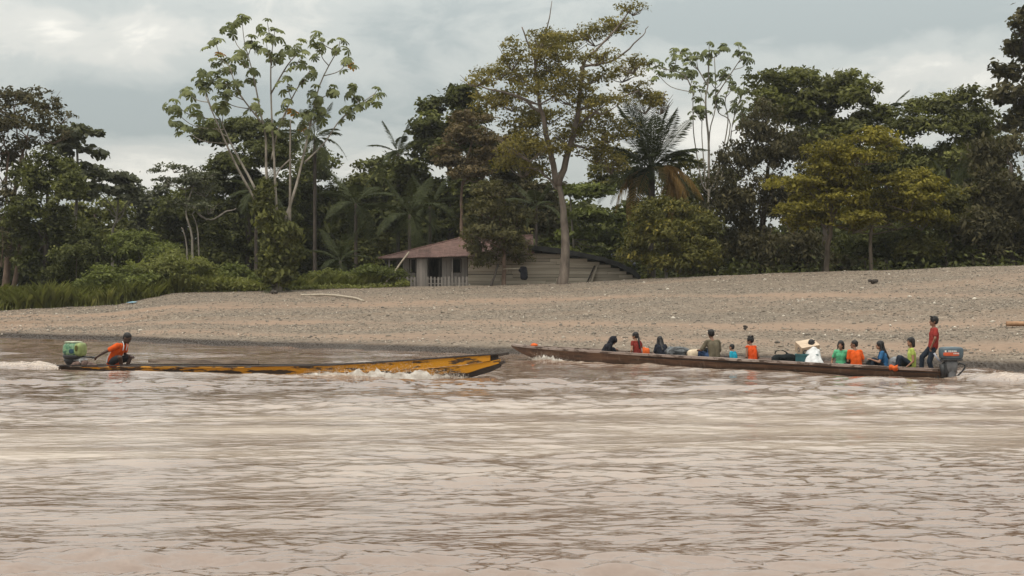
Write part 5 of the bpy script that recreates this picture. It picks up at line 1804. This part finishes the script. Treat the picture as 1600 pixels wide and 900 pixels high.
def person(label, loc, yaw, scale, shirt, trousers, skin, hair='short', lean=8, hunch=.3, head_yaw=0, head_pitch=0, arms='knees', legs='low', foot_z=None, sleeve=.55, trouser_len=1.9, width=1.0,
           group=None, shirt_name='shirt', shirt_extra=None, roll=0, neck=1.0, eyes=True, armdef=None, legdef=None, hood=None, hips=.105):
    root = empty('person', loc, yaw, label, 'person', group)
    root.scale = (scale,) * 3
    ph = R(lean)
    U = Vector((math.sin(ph), math.sin(R(roll)), math.cos(ph))).normalized()
    Fw = Vector((math.cos(ph), 0, -math.sin(ph)))
    p0 = Vector((0, 0, hips))
    waist, chest, nb = p0 + U * .15 - Fw * .01, p0 + U * .34 + Fw * .03 * hunch, p0 + U * .50 + Fw * .09 * hunch
    hd = rotv(U, (0, 1, 0), R(head_pitch * .5) + .12 * hunch)
    hc = nb + hd * (.168 * neck) + Fw * (.02 + .02 * hunch)
    q = Quaternion((0, 0, 1), R(head_yaw)) @ Quaternion((0, 1, 0), R(head_pitch) + ph * .45)
    hk = 1.15 if scale > 1 else 1.15 + (1 - scale) * .35          # children have larger heads for their size
    hc = hc + hd * .015
    H = lambda x, y, z: hc + (q @ Vector((x * hk, y * hk, z * hk)))
    S3 = lambda r: tuple(v_ * hk for v_ in r)
    W_ = width
    sh = {s: nb - U * .045 + Vector((0, s * .165 * W_, 0)) for s in (1, -1)}
    AR = {}
    for s in (1, -1):
        a = (armdef or {}).get(s) or {'knees': ((.20, s * .25, .26), (.40, s * .16, .33)), 'lap': ((.06, s * .26, .24), (.27, s * .09, .19)), 'side': ((-.02, s * .29, .27), (.08, s * .31, .05)),
                                      'down': ((.0, s * .25, .22), (.18, s * .22, .06)), 'hug': ((.20, s * .22, .30), (.40, s * .04, .34))}[arms]
        AR[s] = (Vector(a[0]), Vector(a[1]))
    LG = {}
    for s in (1, -1):
        fz = foot_z if foot_z is not None else -.02
        a = (legdef or {}).get(s) or {'low': ((.35, s * .12, .33), (.47, s * .11, fz + .07)), 'bench': ((.41, s * .11, .11), (.44, s * .11, -.30)), 'cross': ((.30, s * .27, .10), (.24, -s * .05, .06)), 'ext': ((.40, s * .10, .20), (.78, s * .10, fz + .08))}[legs]
        LG[s] = (Vector(a[0]), Vector(a[1]))
    hip = {s: p0 + Vector((0, s * .085 * W_, -.01)) for s in (1, -1)}
    # body
    m = MB()
    for s in (1, -1):
        m.cap(p0 + Vector((0, s * .06 * W_, 0)), waist + Vector((0, s * .05 * W_, 0)), .105, .092)
        m.cap(waist + Vector((0, s * .05 * W_, 0)), chest + Vector((0, s * .062 * W_, 0)), .092, .102)
        m.cap(chest + Vector((0, s * .06 * W_, 0)), nb + Vector((0, s * .07 * W_, -.05)), .100, .062)
        m.cap(nb - U * .03, sh[s], .052, .052)
        e, w = AR[s]
        m.cap(sh[s], e, .047, .037)
        m.cap(e, w, .037, .025)
        hand(m, w, (w - e), s, Vector((0, 0, 1)), .7)
        k, an = LG[s]
        m.cap(hip[s], k, .082, .054)
        m.cap(k, k.lerp(an, .35), .052, .050)
        m.cap(k.lerp(an, .35), an, .050, .033)
        ft = Vector((k.x - hip[s].x, k.y - hip[s].y, 0))
        ft = ft.normalized() if ft.length > .05 else Vector((1, 0, 0))
        m.cap(an + Vector((0, 0, -.035)) - ft * .03, an + ft * .11 + Vector((0, 0, -.05)), .034, .026)
        m.cap(an + ft * .10 + Vector((0, 0, -.05)), an + ft * .165 + Vector((0, 0, -.055)), .028, .018)
    m.cap(nb - U * .04, hc - hd * .05, .054, .047)
    m.ell(H(-.008, 0, .022), S3((.093, .074, .092)), q.to_matrix(), 14, 10)
    m.ell(H(.026, 0, -.040), S3((.062, .056, .068)), q.to_matrix(), 12, 8)
    m.ell(H(.066, 0, -.078), S3((.022, .024, .022)), None, 8, 6)             # chin
    m.cap(H(.080, 0, .012), H(.100, 0, -.024), .010, .015, 8)            # nose
    m.cap(H(.074, -.030, .032), H(.074, .030, .032), .013, .013, 8)      # brow
    m.cap(H(.080, -.018, -.054), H(.080, .018, -.054), .009, .009, 8)    # lips
    for s in (1, -1): m.ell(H(-.006, s * .075, -.006), S3((.020, .010, .031)), q.to_matrix(), 8, 6)
    fuse(m, 'body', skin, root, .0125, 3)
    if eyes:
        for s in (1, -1):
            MB().ell(H(.078, s * .031, .010), (.010, .013, .008), q.to_matrix(), 8, 6).build('eye', EYE, root, True)
    # shirt
    if shirt is not None:
        m = MB()
        g = .017
        for s in (1, -1):
            m.cap(p0 + Vector((0, s * .062 * W_, -.01)), waist + Vector((0, s * .055 * W_, 0)), .112 + g, .098 + g)
            m.cap(waist + Vector((0, s * .055 * W_, 0)), chest + Vector((0, s * .064 * W_, 0)), .098 + g, .103 + g)
            m.cap(chest + Vector((0, s * .062 * W_, 0)), nb + Vector((0, s * .06 * W_, -.055)), .101 + g, .060 + g)
            m.cap(nb - U * .052, sh[s], .050 + g, .050 + g * .9)
            e, w = AR[s]
            if sleeve > 0: m.cap(sh[s], sh[s].lerp(e, min(sleeve, 1)), .050 + g, .046 + g)
            if sleeve > 1: m.cap(e, e.lerp(w, min(sleeve - 1, .93)), .045 + g * .8, .034 + g * .6)
        if shirt_extra: shirt_extra(m, dict(p0=p0, waist=waist, chest=chest, nb=nb, hc=hc, U=U, Fw=Fw, H=H, q=q, sh=sh))
        fuse(m, shirt_name, shirt, root, .0145, 3, .012, int(abs(loc[0]) * 10))
    if trousers is not None:
        m = MB()
        g = .015
        for s in (1, -1):
            m.cap(p0 + Vector((0, s * .062 * W_, 0)), waist + Vector((0, s * .05 * W_, -.06)), .108 + g * .6, .096 + g * .4)
            k, an = LG[s]
            if trouser_len <= 1: m.cap(hip[s], hip[s].lerp(k, trouser_len), .086 + g, .070 + g)
            else:
                m.cap(hip[s], k, .086 + g, .058 + g)
                m.cap(k, k.lerp(an, trouser_len - 1), .058 + g, .044 + g)
        fuse(m, 'trousers' if trouser_len > 1 else 'shorts', trousers, root, .0145, 3, .008, 3)
    # hair
    if hair:
        m = MB()
        h = .012
        if hair in ('short', 'spiky', 'bob', 'long', 'tail', 'crop'):
            g = .006 if hair == 'crop' else .016
            m.ell(H(-.018, 0, .040), S3((.092 + g * .8, .074 + g, .084 + g)), q.to_matrix(), 14, 10)
            m.ell(H(-.048, 0, .0), S3((.058 + g * .5, .066 + g, .070)), q.to_matrix(), 12, 8)
            if hair != 'crop': m.cap(H(.058, -.034, .072), H(.058, .034, .072), .026, .026, 8)
        if hair == 'spiky':
            for k in range(16):
                a = k * 2.4
                m.cap(H(-.02 + .05 * math.cos(a), .05 * math.sin(a), .09), H(-.03 + .10 * math.cos(a), .10 * math.sin(a), .135 + .02 * (k % 3)), .022, .008, 6)
        if hair == 'short':
            for k in range(9):
                a = k * 2.4
                m.cap(H(.0 + .05 * math.cos(a), .05 * math.sin(a), .10), H(.02 + .075 * math.cos(a), .07 * math.sin(a), .122), .026, .014, 6)
        if hair == 'bob':
            for s in (1, -1):
                m.cap(H(-.02, s * .076, .03), H(-.005, s * .088, -.095), .034, .024)
                m.cap(H(-.065, s * .045, .02), H(-.075, s * .05, -.10), .042, .030)
            m.cap(H(-.08, 0, .0), H(-.085, 0, -.11), .045, .032)
        if hair == 'long':
            for s in (1, -1):
                m.cap(H(-.02, s * .074, .03), H(-.03, s * .092, -.16), .034, .040)
                m.cap(H(-.03, s * .092, -.15), chest + Vector((-.10, s * .10, -.02)), .045, .030)
            m.cap(H(-.07, 0, .0), H(-.10, 0, -.16), .062, .070)
            m.cap(H(-.10, 0, -.15), chest + Vector((-.155, 0, -.06)), .075, .040)
        if hair == 'tail':
            m.cap(H(-.09, 0, .02), H(-.12, 0, -.05), .032, .030)
            m.cap(H(-.12, 0, -.05), nb + Vector((-.13, -.02, -.03)), .034, .036)
            m.cap(nb + Vector((-.13, -.02, -.03)), chest + Vector((-.15, -.03, -.12)), .036, .018)
        fuse(m, 'hair', HAIR, root, .011, 2, .006, 5)
    if hood is not None:
        m = MB()
        m.ell(H(-.02, 0, .03), S3((.118, .100, .118)), q.to_matrix(), 14, 10)
        m.cap(H(-.03, 0, .09), H(.03, 0, .145), .07, .03)
        m.cap(H(-.04, 0, -.02), nb, .105, .12)
        m.cap(H(.05, 0, .07), H(.085, 0, .02), .06, .05)
        fuse(m, 'hood', hood, root, .013, 3, .008, 2)
    return root


C_ORANGE = cloth('cloth_orange', (.62, .095, .018))
C_ORANGE2 = cloth('cloth_orange_red', (.60, .075, .016))
C_RED = cloth('cloth_dark_red', (.27, .036, .030))
C_MAROON = cloth('cloth_maroon', (.20, .030, .024))
C_NAVY = cloth('cloth_navy', (.016, .018, .026))
C_BLACK = cloth('cloth_near_black', (.020, .020, .026))
C_OLIVE = cloth('cloth_olive_grey', (.125, .105, .072))
C_JEANS = cloth('cloth_denim', (.035, .062, .125))
C_DKJEANS = cloth('cloth_dark_denim', (.022, .028, .040))
C_TURQ = cloth('cloth_turquoise', (.02, .30, .42))
C_WHITE = cloth('cloth_white', (.66, .66, .66), .9)
C_MINT = cloth('cloth_mint', (.11, .42, .22))
C_BLUE = cloth('cloth_blue', (.035, .115, .24))
C_LIME = cloth('cloth_lime', (.42, .50, .12))
C_SHORTS = cloth('cloth_dark_shorts', (.030, .030, .034))

B2YAW = math.atan2(B2.e.y, B2.e.x)


def seat2(px, ztop, sith, sc, off=0.0):
    """seat point for somebody whose head top reaches ztop"""
    p, t_ = B2.at(px, off)
    p.z = ztop - sith * sc
    return p


LEFT, AWAY, TOCAM, RIGHT = R(180), R(90), R(-90), 0.0


def footz(p, sc): return (-.07 - p.z) / sc


# hooded figure near the bow
s = .92; p = seat2(943, .86, .78, s)
person('hunched person in a black hooded jacket nearest the bow of the brown canoe', p, RIGHT + .1, s, C_BLACK, C_NAVY, SK2, None, lean=20, hunch=.9, head_pitch=14, neck=.62, arms='hug', foot_z=footz(p, s), sleeve=1.95, shirt_name='jacket', hood=C_BLACK, eyes=False, width=1.3)
s = .88; p = seat2(996, .98, .865, s)
person('person in a dark red top with black ponytail in the front of the brown canoe', p, R(125), s, C_MAROON, C_DKJEANS, SK1, 'tail', lean=6, head_yaw=25, arms='side', legs='cross', sleeve=.35)
s = .86; p = seat2(1035, .87, .80, s)
person('person in navy clothes with black hair seen from behind beside the grey bag', p, R(100), s, C_NAVY, C_NAVY, SK1, 'long', lean=20, hunch=.8, head_pitch=6, arms='hug', foot_z=footz(p, s), sleeve=1.9)
s = 1.03; p = seat2(1116, 1.13, .875, s)
person('man in an olive grey shirt and jeans sitting high with his back turned', p, R(112), s, C_OLIVE, C_JEANS, SK2, 'crop' if False else 'short', lean=8, hunch=.5, head_yaw=-8, head_pitch=8, arms='knees', legs='low', foot_z=footz(p, s), sleeve=.85, width=1.15,
       armdef={1: ((.16, .33, .30), (.36, .30, .30)), -1: ((.12, -.26, .26), (.26, -.10, .18))}, legdef={1: ((.36, .26, .22), (.38, .22, -.22)), -1: ((.40, -.06, .26), (.45, -.04, -.20))})
s = .68; p = seat2(1156, .71, .865, s, .26)
person('small child in a turquoise shirt beside the orange top', p, R(140), s, C_TURQ, C_SHORTS, SK1, 'crop', lean=6, arms='down', foot_z=footz(p, s), sleeve=.6, head_pitch=4)
s = .86; p = seat2(1172, .96, .90, s, -.12)
person('child in a bright orange sleeveless top with tousled black hair', p, R(115), s, C_ORANGE2, C_SHORTS, SK2, 'spiky', lean=7, hunch=.4, head_yaw=45, arms='down', legs='cross', sleeve=.0)


def cape(m, k):
    nb, p0, ch = k['nb'], k['p0'], k['chest']
    for s in (1, -1):
        m.cap(nb + Vector((0, s * .05, .01)), p0 + Vector((-.03, s * .20, -.05)), .085, .13)
        m.cap(nb + Vector((.02, s * .10, -.02)), p0 + Vector((.12, s * .18, -.05)), .07, .12)
    m.cap(nb + Vector((-.02, 0, .02)), p0 + Vector((-.10, 0, -.05)), .09, .15)


s = .95; p = seat2(1277, .86, .80, s, .15)
person('person wrapped in a white cloth with head bowed beside the cardboard box', p, R(95), s, C_WHITE, C_DKJEANS, SK1, 'short', lean=12, hunch=.8, head_yaw=-35, head_pitch=18, arms='hug', foot_z=footz(p, s), sleeve=.9, shirt_name='white_cloth', shirt_extra=cape, eyes=False)
s = .84; p = seat2(1314, .895, .885, s)
person('smiling child in a mint green shirt facing the river', p, R(-105), s, C_MINT, C_DKJEANS, SK1, 'bob', lean=4, head_yaw=-12, arms='side', legs='cross', sleeve=.6)
s = .88; p = seat2(1338, .925, .885, s)
person('boy in an orange t-shirt with back turned beside the mint green child', p, R(100), s, C_ORANGE, C_SHORTS, SK2, 'crop', lean=8, hunch=.5, head_yaw=62, arms='lap', foot_z=footz(p, s), sleeve=.7, width=1.15)
s = .88; p = seat2(1383, .92, .88, s)
person('girl with long black hair in a blue top looking left', p, R(172), s, C_BLUE, C_DKJEANS, SK1, 'long', lean=8, hunch=.4, head_yaw=4, arms='knees', foot_z=footz(p, s), sleeve=.6)
s = .90; p = seat2(1424, 1.035, .90, s)
person('girl with bobbed hair in a lime green top near the stern', p, R(178), s, C_LIME, C_DKJEANS, SK1, 'bob', lean=-3, head_yaw=26, arms='down', foot_z=footz(p, s), sleeve=.35, legs='low')

# helmsman standing in the stern: hips well above the floor
s = .97
p, _ = B2.at(1458)
p.z = -.03
zz_ = .80
person('standing helmsman in a dark red t-shirt and dark jeans steering the brown canoe', p, R(180), s, C_RED, C_DKJEANS, SK2, 'short', lean=-4, hunch=.1, head_yaw=0, head_pitch=0, sleeve=.62, hips=zz_ + .10, trouser_len=1.93,
       armdef={1: ((.02, .27, zz_ + .32), (.10, .20, zz_ + .10)), -1: ((-.05, -.26, zz_ + .30), (.0, -.22, zz_ + .06))},
       legdef={1: ((.14, .13, .48), (.02, .14, .07)), -1: ((.28, -.10, .60), (.30, -.10, .17))})

# driver of the yellow canoe
p, _ = B1.at(177)
s = 1.22
p.z = .13


def jersey_trim(m, k): pass


drv = person('boat driver in an orange jersey leaning forward with one arm on the tiller', p, B1.rz + .05, s, C_ORANGE, C_SHORTS, SK3, 'crop', lean=24, hunch=.55, head_pitch=20, head_yaw=-6, sleeve=.55, trouser_len=.75, hips=.10, width=1.12,
             armdef={1: ((.16, .26, .26), (.36, .18, .24)), -1: ((-.06, -.31, .33), (-.27, -.24, .235))}, legdef={1: ((.36, .20, .22), (.26, .12, -.10)), -1: ((.34, -.24, .22), (.30, -.08, -.10))})
# white trim of the jersey: side piping and collar
m = MB()
for s_ in (1, -1):
    m.tube(curve([(.17, s_ * .235, .50), (.06, s_ * .205, .36), (-.035, s_ * .195, .20), (-.06, s_ * .19, .08)], 4), .014, 6)
    m.tube(curve([(.30, s_ * .07, .60), (.335, s_ * .07, .50), (.31, s_ * .07, .38)], 4), .012, 6)
m.build('piping', C_WHITE, drv, True)

# ------------------------------------------------------------------ cargo of the brown canoe
def bag(name, px, z, dims, mat, label, cat, off=0.0, seed=0, yaw=None, extra=None):
    p, _ = B2.at(px, off)
    p.z = z
    m = MB()
    rgb = random.Random(seed)
    superbox(m, (0, 0, dims[2] / 2), dims, 2.6, 16, 10)
    for k in range(5):
        m.ell((rgb.uniform(-.35, .35) * dims[0], rgb.uniform(-.25, .25) * dims[1], dims[2] * rgb.uniform(.45, .85)), (dims[0] * .22, dims[1] * .3, dims[2] * .25), None, 10, 7)
    if extra: extra(m)
    o = fuse(m, name, mat, None, .018, 3, .025, seed)
    o.location = p
    o.rotation_euler = (0, 0, yaw if yaw is not None else 0)
    return tag(o, label, cat)


M_BAGGREY = simple('bag_grey_black', (.11, .115, .12), (.02, .021, .023), 3.5, .5, (1, 3, 3), .3, .01, lo=.42, hi=.55)
M_BAGBLACK = cloth('bag_black', (.014, .017, .018))
M_SACKW = simple('sack_white', (.60, .57, .52), (.38, .36, .33), 6, .7, bump=.6, bdist=.02)
M_SACKC = simple('sack_cream', (.62, .50, .36), (.42, .33, .23), 6, .8, bump=.6, bdist=.02)
M_BAGGR = simple('plastic_grey_sheet', (.17, .175, .185), (.09, .093, .10), 5, .45, bump=.7, bdist=.03)
M_CARD = simple('cardboard', (.43, .315, .22), (.36, .26, .18), 4, .85, bump=.1)
M_TEAL = simple('plastic_teal', (.035, .12, .13), (.02, .07, .08), 5, .45)
jo = fuse(JACKET[0], 'jacket', C_BLACK, None, .03, 3, .03, 2)
jo.location = JACKET[1]
tag(jo, 'black jacket hanging from the pole beside the small yard tree', 'jacket')
M_RAG = cloth('rag_orange', (.62, .12, .03))
FLR = -.06
bag('duffel_bag', 1063, .20, (.78, .42, .42), M_BAGGREY, 'bulging grey and black striped bag in the middle of the brown canoe', 'bag', .10, 1, .25)
bag('sack', 1058, .19, (.34, .30, .26), M_SACKW, 'small white sack under the grey and black bag', 'sack', -.28, 2)
bag('sack', 1080, .20, (.40, .36, .34), M_SACKC, 'crumpled cream sack between the dark bags', 'sack', -.12, 3)
bag('bag', 1093, .20, (.36, .34, .40), M_BAGBLACK, 'round black bag against the knee of the man in olive', 'bag', -.20, 4)
bag('cloth_bundle', 1017, .18, (.22, .22, .36), M_RAG, 'orange cloth bundle behind the dark red top', 'bundle', .22, 5)
bag('bag', 1226, .14, (.80, .46, .36), M_BAGGREY if False else M_BAGBLACK, 'flat black bag with a handle in front of the cardboard box', 'bag', .0, 6, .2, lambda m: m.tube(curve([(-.30, 0, .36), (-.24, 0, .46), (-.02, 0, .44), (.10, 0, .36)], 4), .025, 6))
bag('sack', 1217, .20, (.26, .22, .15), M_SACKW, 'small white bundle by the gunwale below the flat black bag', 'sack', -.36, 7)
bag('sack', 1250, .18, (.26, .22, .34), M_SACKW, 'pointed white sack beside the white-wrapped person', 'sack', -.36, 8, 0, lambda m: m.cap((0, 0, .25), (.02, 0, .42), .07, .02))
bag('bag', 1402, .12, (.56, .40, .40), M_BAGGR, 'grey plastic-covered bundle between the girls in blue and lime', 'bag', -.05, 9, 0)
bag('bag', 1363, .14, (.30, .30, .26), M_BAGBLACK, 'low black bag beside the orange t-shirt', 'bag', .05, 10)
# teal crate carrying the tilted cardboard box
pc, _ = B2.at(1264, .12)
cr_ = empty('crate', (pc.x, pc.y, .10), R(-8), 'dark teal plastic crate under the tilted cardboard box', 'crate')
m = MB()
for sx, sy, dx, dy in ((0, -.19, .56, .025), (0, .19, .56, .025), (-.2925, 0, .025, .405), (.2925, 0, .025, .405)):
    m.box((sx, sy, .23), (dx, dy, .40))
m.build('side', M_TEAL, cr_)
MB().box((0, 0, .02), (.54, .35, .03)).build('base', M_TEAL, cr_)
m = MB()
for sy in (-1, 1): m.box((0, sy * .2145, .405), (.60, .02, .04))
for sx in (-1, 1): m.box((sx * .3175, 0, .405), (.02, .404, .04))
m.build('rim', M_TEAL, cr_)
pb, _ = B2.at(1262, .02)
bx = empty('cardboard_box', (pb.x, pb.y, .69), 0, 'tilted tan cardboard box with a dark ring printed on its side', 'box')
bx.rotation_euler = (R(24), R(-9), R(14))
MB().box((0, 0, 0), (.56, .44, .30)).build('box_body', M_CARD, bx, bevel=.008)
for sg in (-1, 1):
    MB().box((0, sg * .1105, .156), (.555, .215, .008), Matrix.Rotation(R(sg * -1.5), 3, 'X')).build('flap', simple('cardboard_pale', (.52, .405, .30), (.44, .335, .245), 4, .85, bump=.1), bx)
m = MB()
n_ = 20
vs, fs = [], []
for i in range(n_):
    a = 2 * math.pi * i / n_
    for r_ in (.038, .070): vs.append((-.2835, -.02 + r_ * math.cos(a), .01 + r_ * math.sin(a)))
for i in range(n_):
    j = (i + 1) % n_
    fs.append((2 * i, 2 * i + 1, 2 * j + 1, 2 * j))
m.add(vs, fs).add([(x_ + .0, y_, z_) for x_, y_, z_ in vs], [])
m.build('printed_ring', plain('print_dark', (.05, .045, .06)), bx)
m = MB()
m.add([(y_ - .16, -.2245, z_) for (_, y_, z_) in vs], fs)
m.build('printed_ring', plain('print_dark_front', (.05, .045, .06)), bx)


def rag(px, boat, z, w, h, label, off):
    p, t_ = boat.at(px, off)
    v, f = [], []
    for j in range(5):
        for i in range(7):
            v.append((w * (i / 6 - .5), -.03 - .05 * math.sin(j * .9) + .02 * math.sin(i * 2.1 + j), -h * max(j - 1, 0) / 3 + .02 * math.sin(i * 1.3) + (.02 if j < 2 else 0)))
    for j in range(4):
        for i in range(6): f.append((j * 7 + i, j * 7 + i + 1, (j + 1) * 7 + i + 1, (j + 1) * 7 + i))
    o = MB().add(v, f).build('rag', M_RAG, None, True, loc=(p.x, p.y, z))
    o.rotation_euler = (0, 0, boat.rz + math.pi if boat is B2 else boat.rz)
    o.modifiers.new('thick', 'SOLIDIFY').thickness = .015
    return tag(o, label, 'cloth')


rag(1416, B2, .285, .26, .10, 'orange-red rag draped over the gunwale near the stern of the brown canoe', .56)
p, _ = B2.at(836, .12)
m = MB()
for k in range(5): m.ell((rg.uniform(-.10, .10), rg.uniform(-.06, .06), rg.uniform(.03, .08)), (.10, .08, .06), None, 9, 6)
tag(m.build('cloth_bundle', M_RAG, None, True, loc=(p.x, p.y, .46)), 'small orange cloth lying on the bow of the brown canoe', 'bundle')
m = MB()


# ------------------------------------------------------------------ spray at the two bows, wash behind the motors
t = NT('white_spray')
spc = t.ramp(t.noise(t.wpos((1, 1, 1)), 5, 4), [(.3, (.42, .35, .29)), (.65, (.80, .75, .69))])
M_SPRAY = t.done(t.n('ShaderNodeMixShader', {'Fac': .5, 1: t.bsdf(spc, .6), 2: t.n('ShaderNodeBsdfTranslucent', {'Color': spc}).outputs[0]}).outputs[0])


def foam_ridge(name, label, pts, width, height, seed):
    """torn sheet of water thrown up along the hull"""
    q = curve(pts, 14)
    n, k = len(q), 9
    v, f = [], []
    for i_, p_ in enumerate(q):
        p_ = Vector(p_)
        tg = (q[min(i_ + 1, n - 1)] - q[max(i_ - 1, 0)]).normalized()
        sd_ = Vector((tg.y, -tg.x, 0))
        env = math.sin(math.pi * (i_ + .5) / n) ** .6
        for j_ in range(k):
            w_ = j_ / (k - 1) * 2 - 1
            hgt_ = (1 - abs(w_) ** 1.6) * height * env * (.15 + 1.7 * float(fbm(np.array([i_ * .42 + seed]), np.array([j_ * .55]), seed, 4)[0]) ** 1.6)
            v.append(tuple(p_ + sd_ * (w_ * width * (.5 + .5 * env)) + Vector((0, 0, hgt_ - .015 - .03 * abs(w_)))))
    for i_ in range(n - 1):
        for j_ in range(k - 1): f.append((i_ * k + j_, i_ * k + j_ + 1, (i_ + 1) * k + j_ + 1, (i_ + 1) * k + j_))
    o = MB().add(v, f).build(name, M_SPRAY, None, True)
    return tag(o, label, 'foam', kind='stuff')


def spray(name, label, pts, n, r, rise, mat, seed, size=(.010, .035), sheet=True):
    rgn = np.random.default_rng(seed)
    pts = np.array([tuple(p) for p in pts])
    t_ = rgn.uniform(0, 1, n) * (len(pts) - 1)
    i = np.minimum(t_.astype(int), len(pts) - 2)
    c = pts[i] + (pts[i + 1] - pts[i]) * (t_ - i)[:, None]
    hh = np.abs(rgn.normal(0, 1, n)) ** 1.3
    env = .35 + .65 * np.sin(np.pi * np.clip(t_ / (len(pts) - 1), 0, 1))
    c = c + np.stack([rgn.normal(0, r, n), rgn.normal(0, r, n), hh * rise * env], -1)
    s = rgn.uniform(size[0], size[1], n) * np.clip(1.25 - hh * .35, .35, 1.3)
    o = scatter(name, c, s, oct_v, oct_f, mat, rgn.uniform(0, 1, n), .9)
    return tag(o, label, 'spray', kind='stuff')


def bpt(boat, t, off, z=0.0):
    q = boat.A.lerp(boat.B, t) + boat.n * off
    return (q.x, q.y, z)


# side towards the camera: B1 off < 0 is right of its heading
spray('bow_spray', 'white spray thrown up beside the bow of the yellow canoe', [bpt(B1, .60, -.62, .01), bpt(B1, .68, -.72, .02), bpt(B1, .76, -.72, .03), bpt(B1, .83, -.62, .03), bpt(B1, .885, -.46, .02), bpt(B1, .92, -.25, .0)], 3200, .16, .20, M_SPRAY, 1, (.005, .015))
foam_ridge('bow_foam', 'white torn foam sheet beside the bow of the yellow canoe', [Vector(bpt(B1, a_, b_, .0)) for a_, b_ in ((.585, -.66), (.66, -.74), (.74, -.76), (.81, -.70), (.87, -.54), (.915, -.30))], .20, .21, 3)
foam_ridge('bow_foam', 'low white foam sheet at the stem of the brown canoe', [Vector(bpt(B2, a_, b_, .0)) for a_, b_ in ((.925, .14), (.90, .36), (.86, .50), (.81, .60))], .13, .20, 9)
spray('bow_spray', 'small white bow wave at the stem of the brown canoe', [bpt(B2, .925, .10, .0), bpt(B2, .90, .36, .02), bpt(B2, .86, .48, .02), bpt(B2, .80, .60, .01)], 1300, .12, .13, M_SPRAY, 2, (.005, .014))
spray('wash_spray', 'tan foam kicked up behind the green motor', [bpt(B1, -.01, 0, .0), bpt(B1, -.06, .0, .06), bpt(B1, -.13, .05, .06), bpt(B1, -.25, .1, .04)], 2600, .24, .06, M_SPRAY, 3, (.006, .016))
spray('wash_spray', 'pale foam trailing behind the blue-grey motor', [bpt(B2, -.03, 0, .0), bpt(B2, -.06, .0, .05), bpt(B2, -.12, .05, .05), bpt(B2, -.2, .1, .03)], 2400, .22, .05, M_SPRAY, 4, (.006, .016))
# ------------------------------------------------------------------ humid river air
t = NT('river_haze')
vol = t.n('ShaderNodeVolumePrincipled', {'Color': (.93, .94, .93, 1), 'Density': .00018, 'Anisotropy': .2})
t.t.links.new(vol.outputs[0], t.out.inputs['Volume'])
hz = MB().box((0, 1000, 14), (14000, 8000, 40)).build('haze', t.m)
hz.location = (0, 0, 0)
tag(hz, 'thin humid haze over the river', 'haze', kind='stuff')

# repeats of one kind carry one group
GROUPS = {'palm': 'palms along the forest edge', 'tree': 'rainforest trees along the bank', 'shrub': 'shrubs along the bank', 'boat': 'long wooden canoes on the river',
          'outboard motor': 'outboard motors at the canoe sterns', 'sack': 'sacks in the brown canoe', 'bag': 'bags in the brown canoe', 'driftwood': 'driftwood on the gravel beach', 'plank': 'planks leaning on the house wall', 'bundle': 'orange cloth bundles in the brown canoe'}
for o in COL.objects:
    if o.parent is None and o.get('category') in GROUPS and not o.get('group'): o['group'] = GROUPS[o['category']]
    if o.parent is None and o.get('category') == 'person' and 'driver' not in o['label']: o['group'] = 'people aboard the brown canoe'
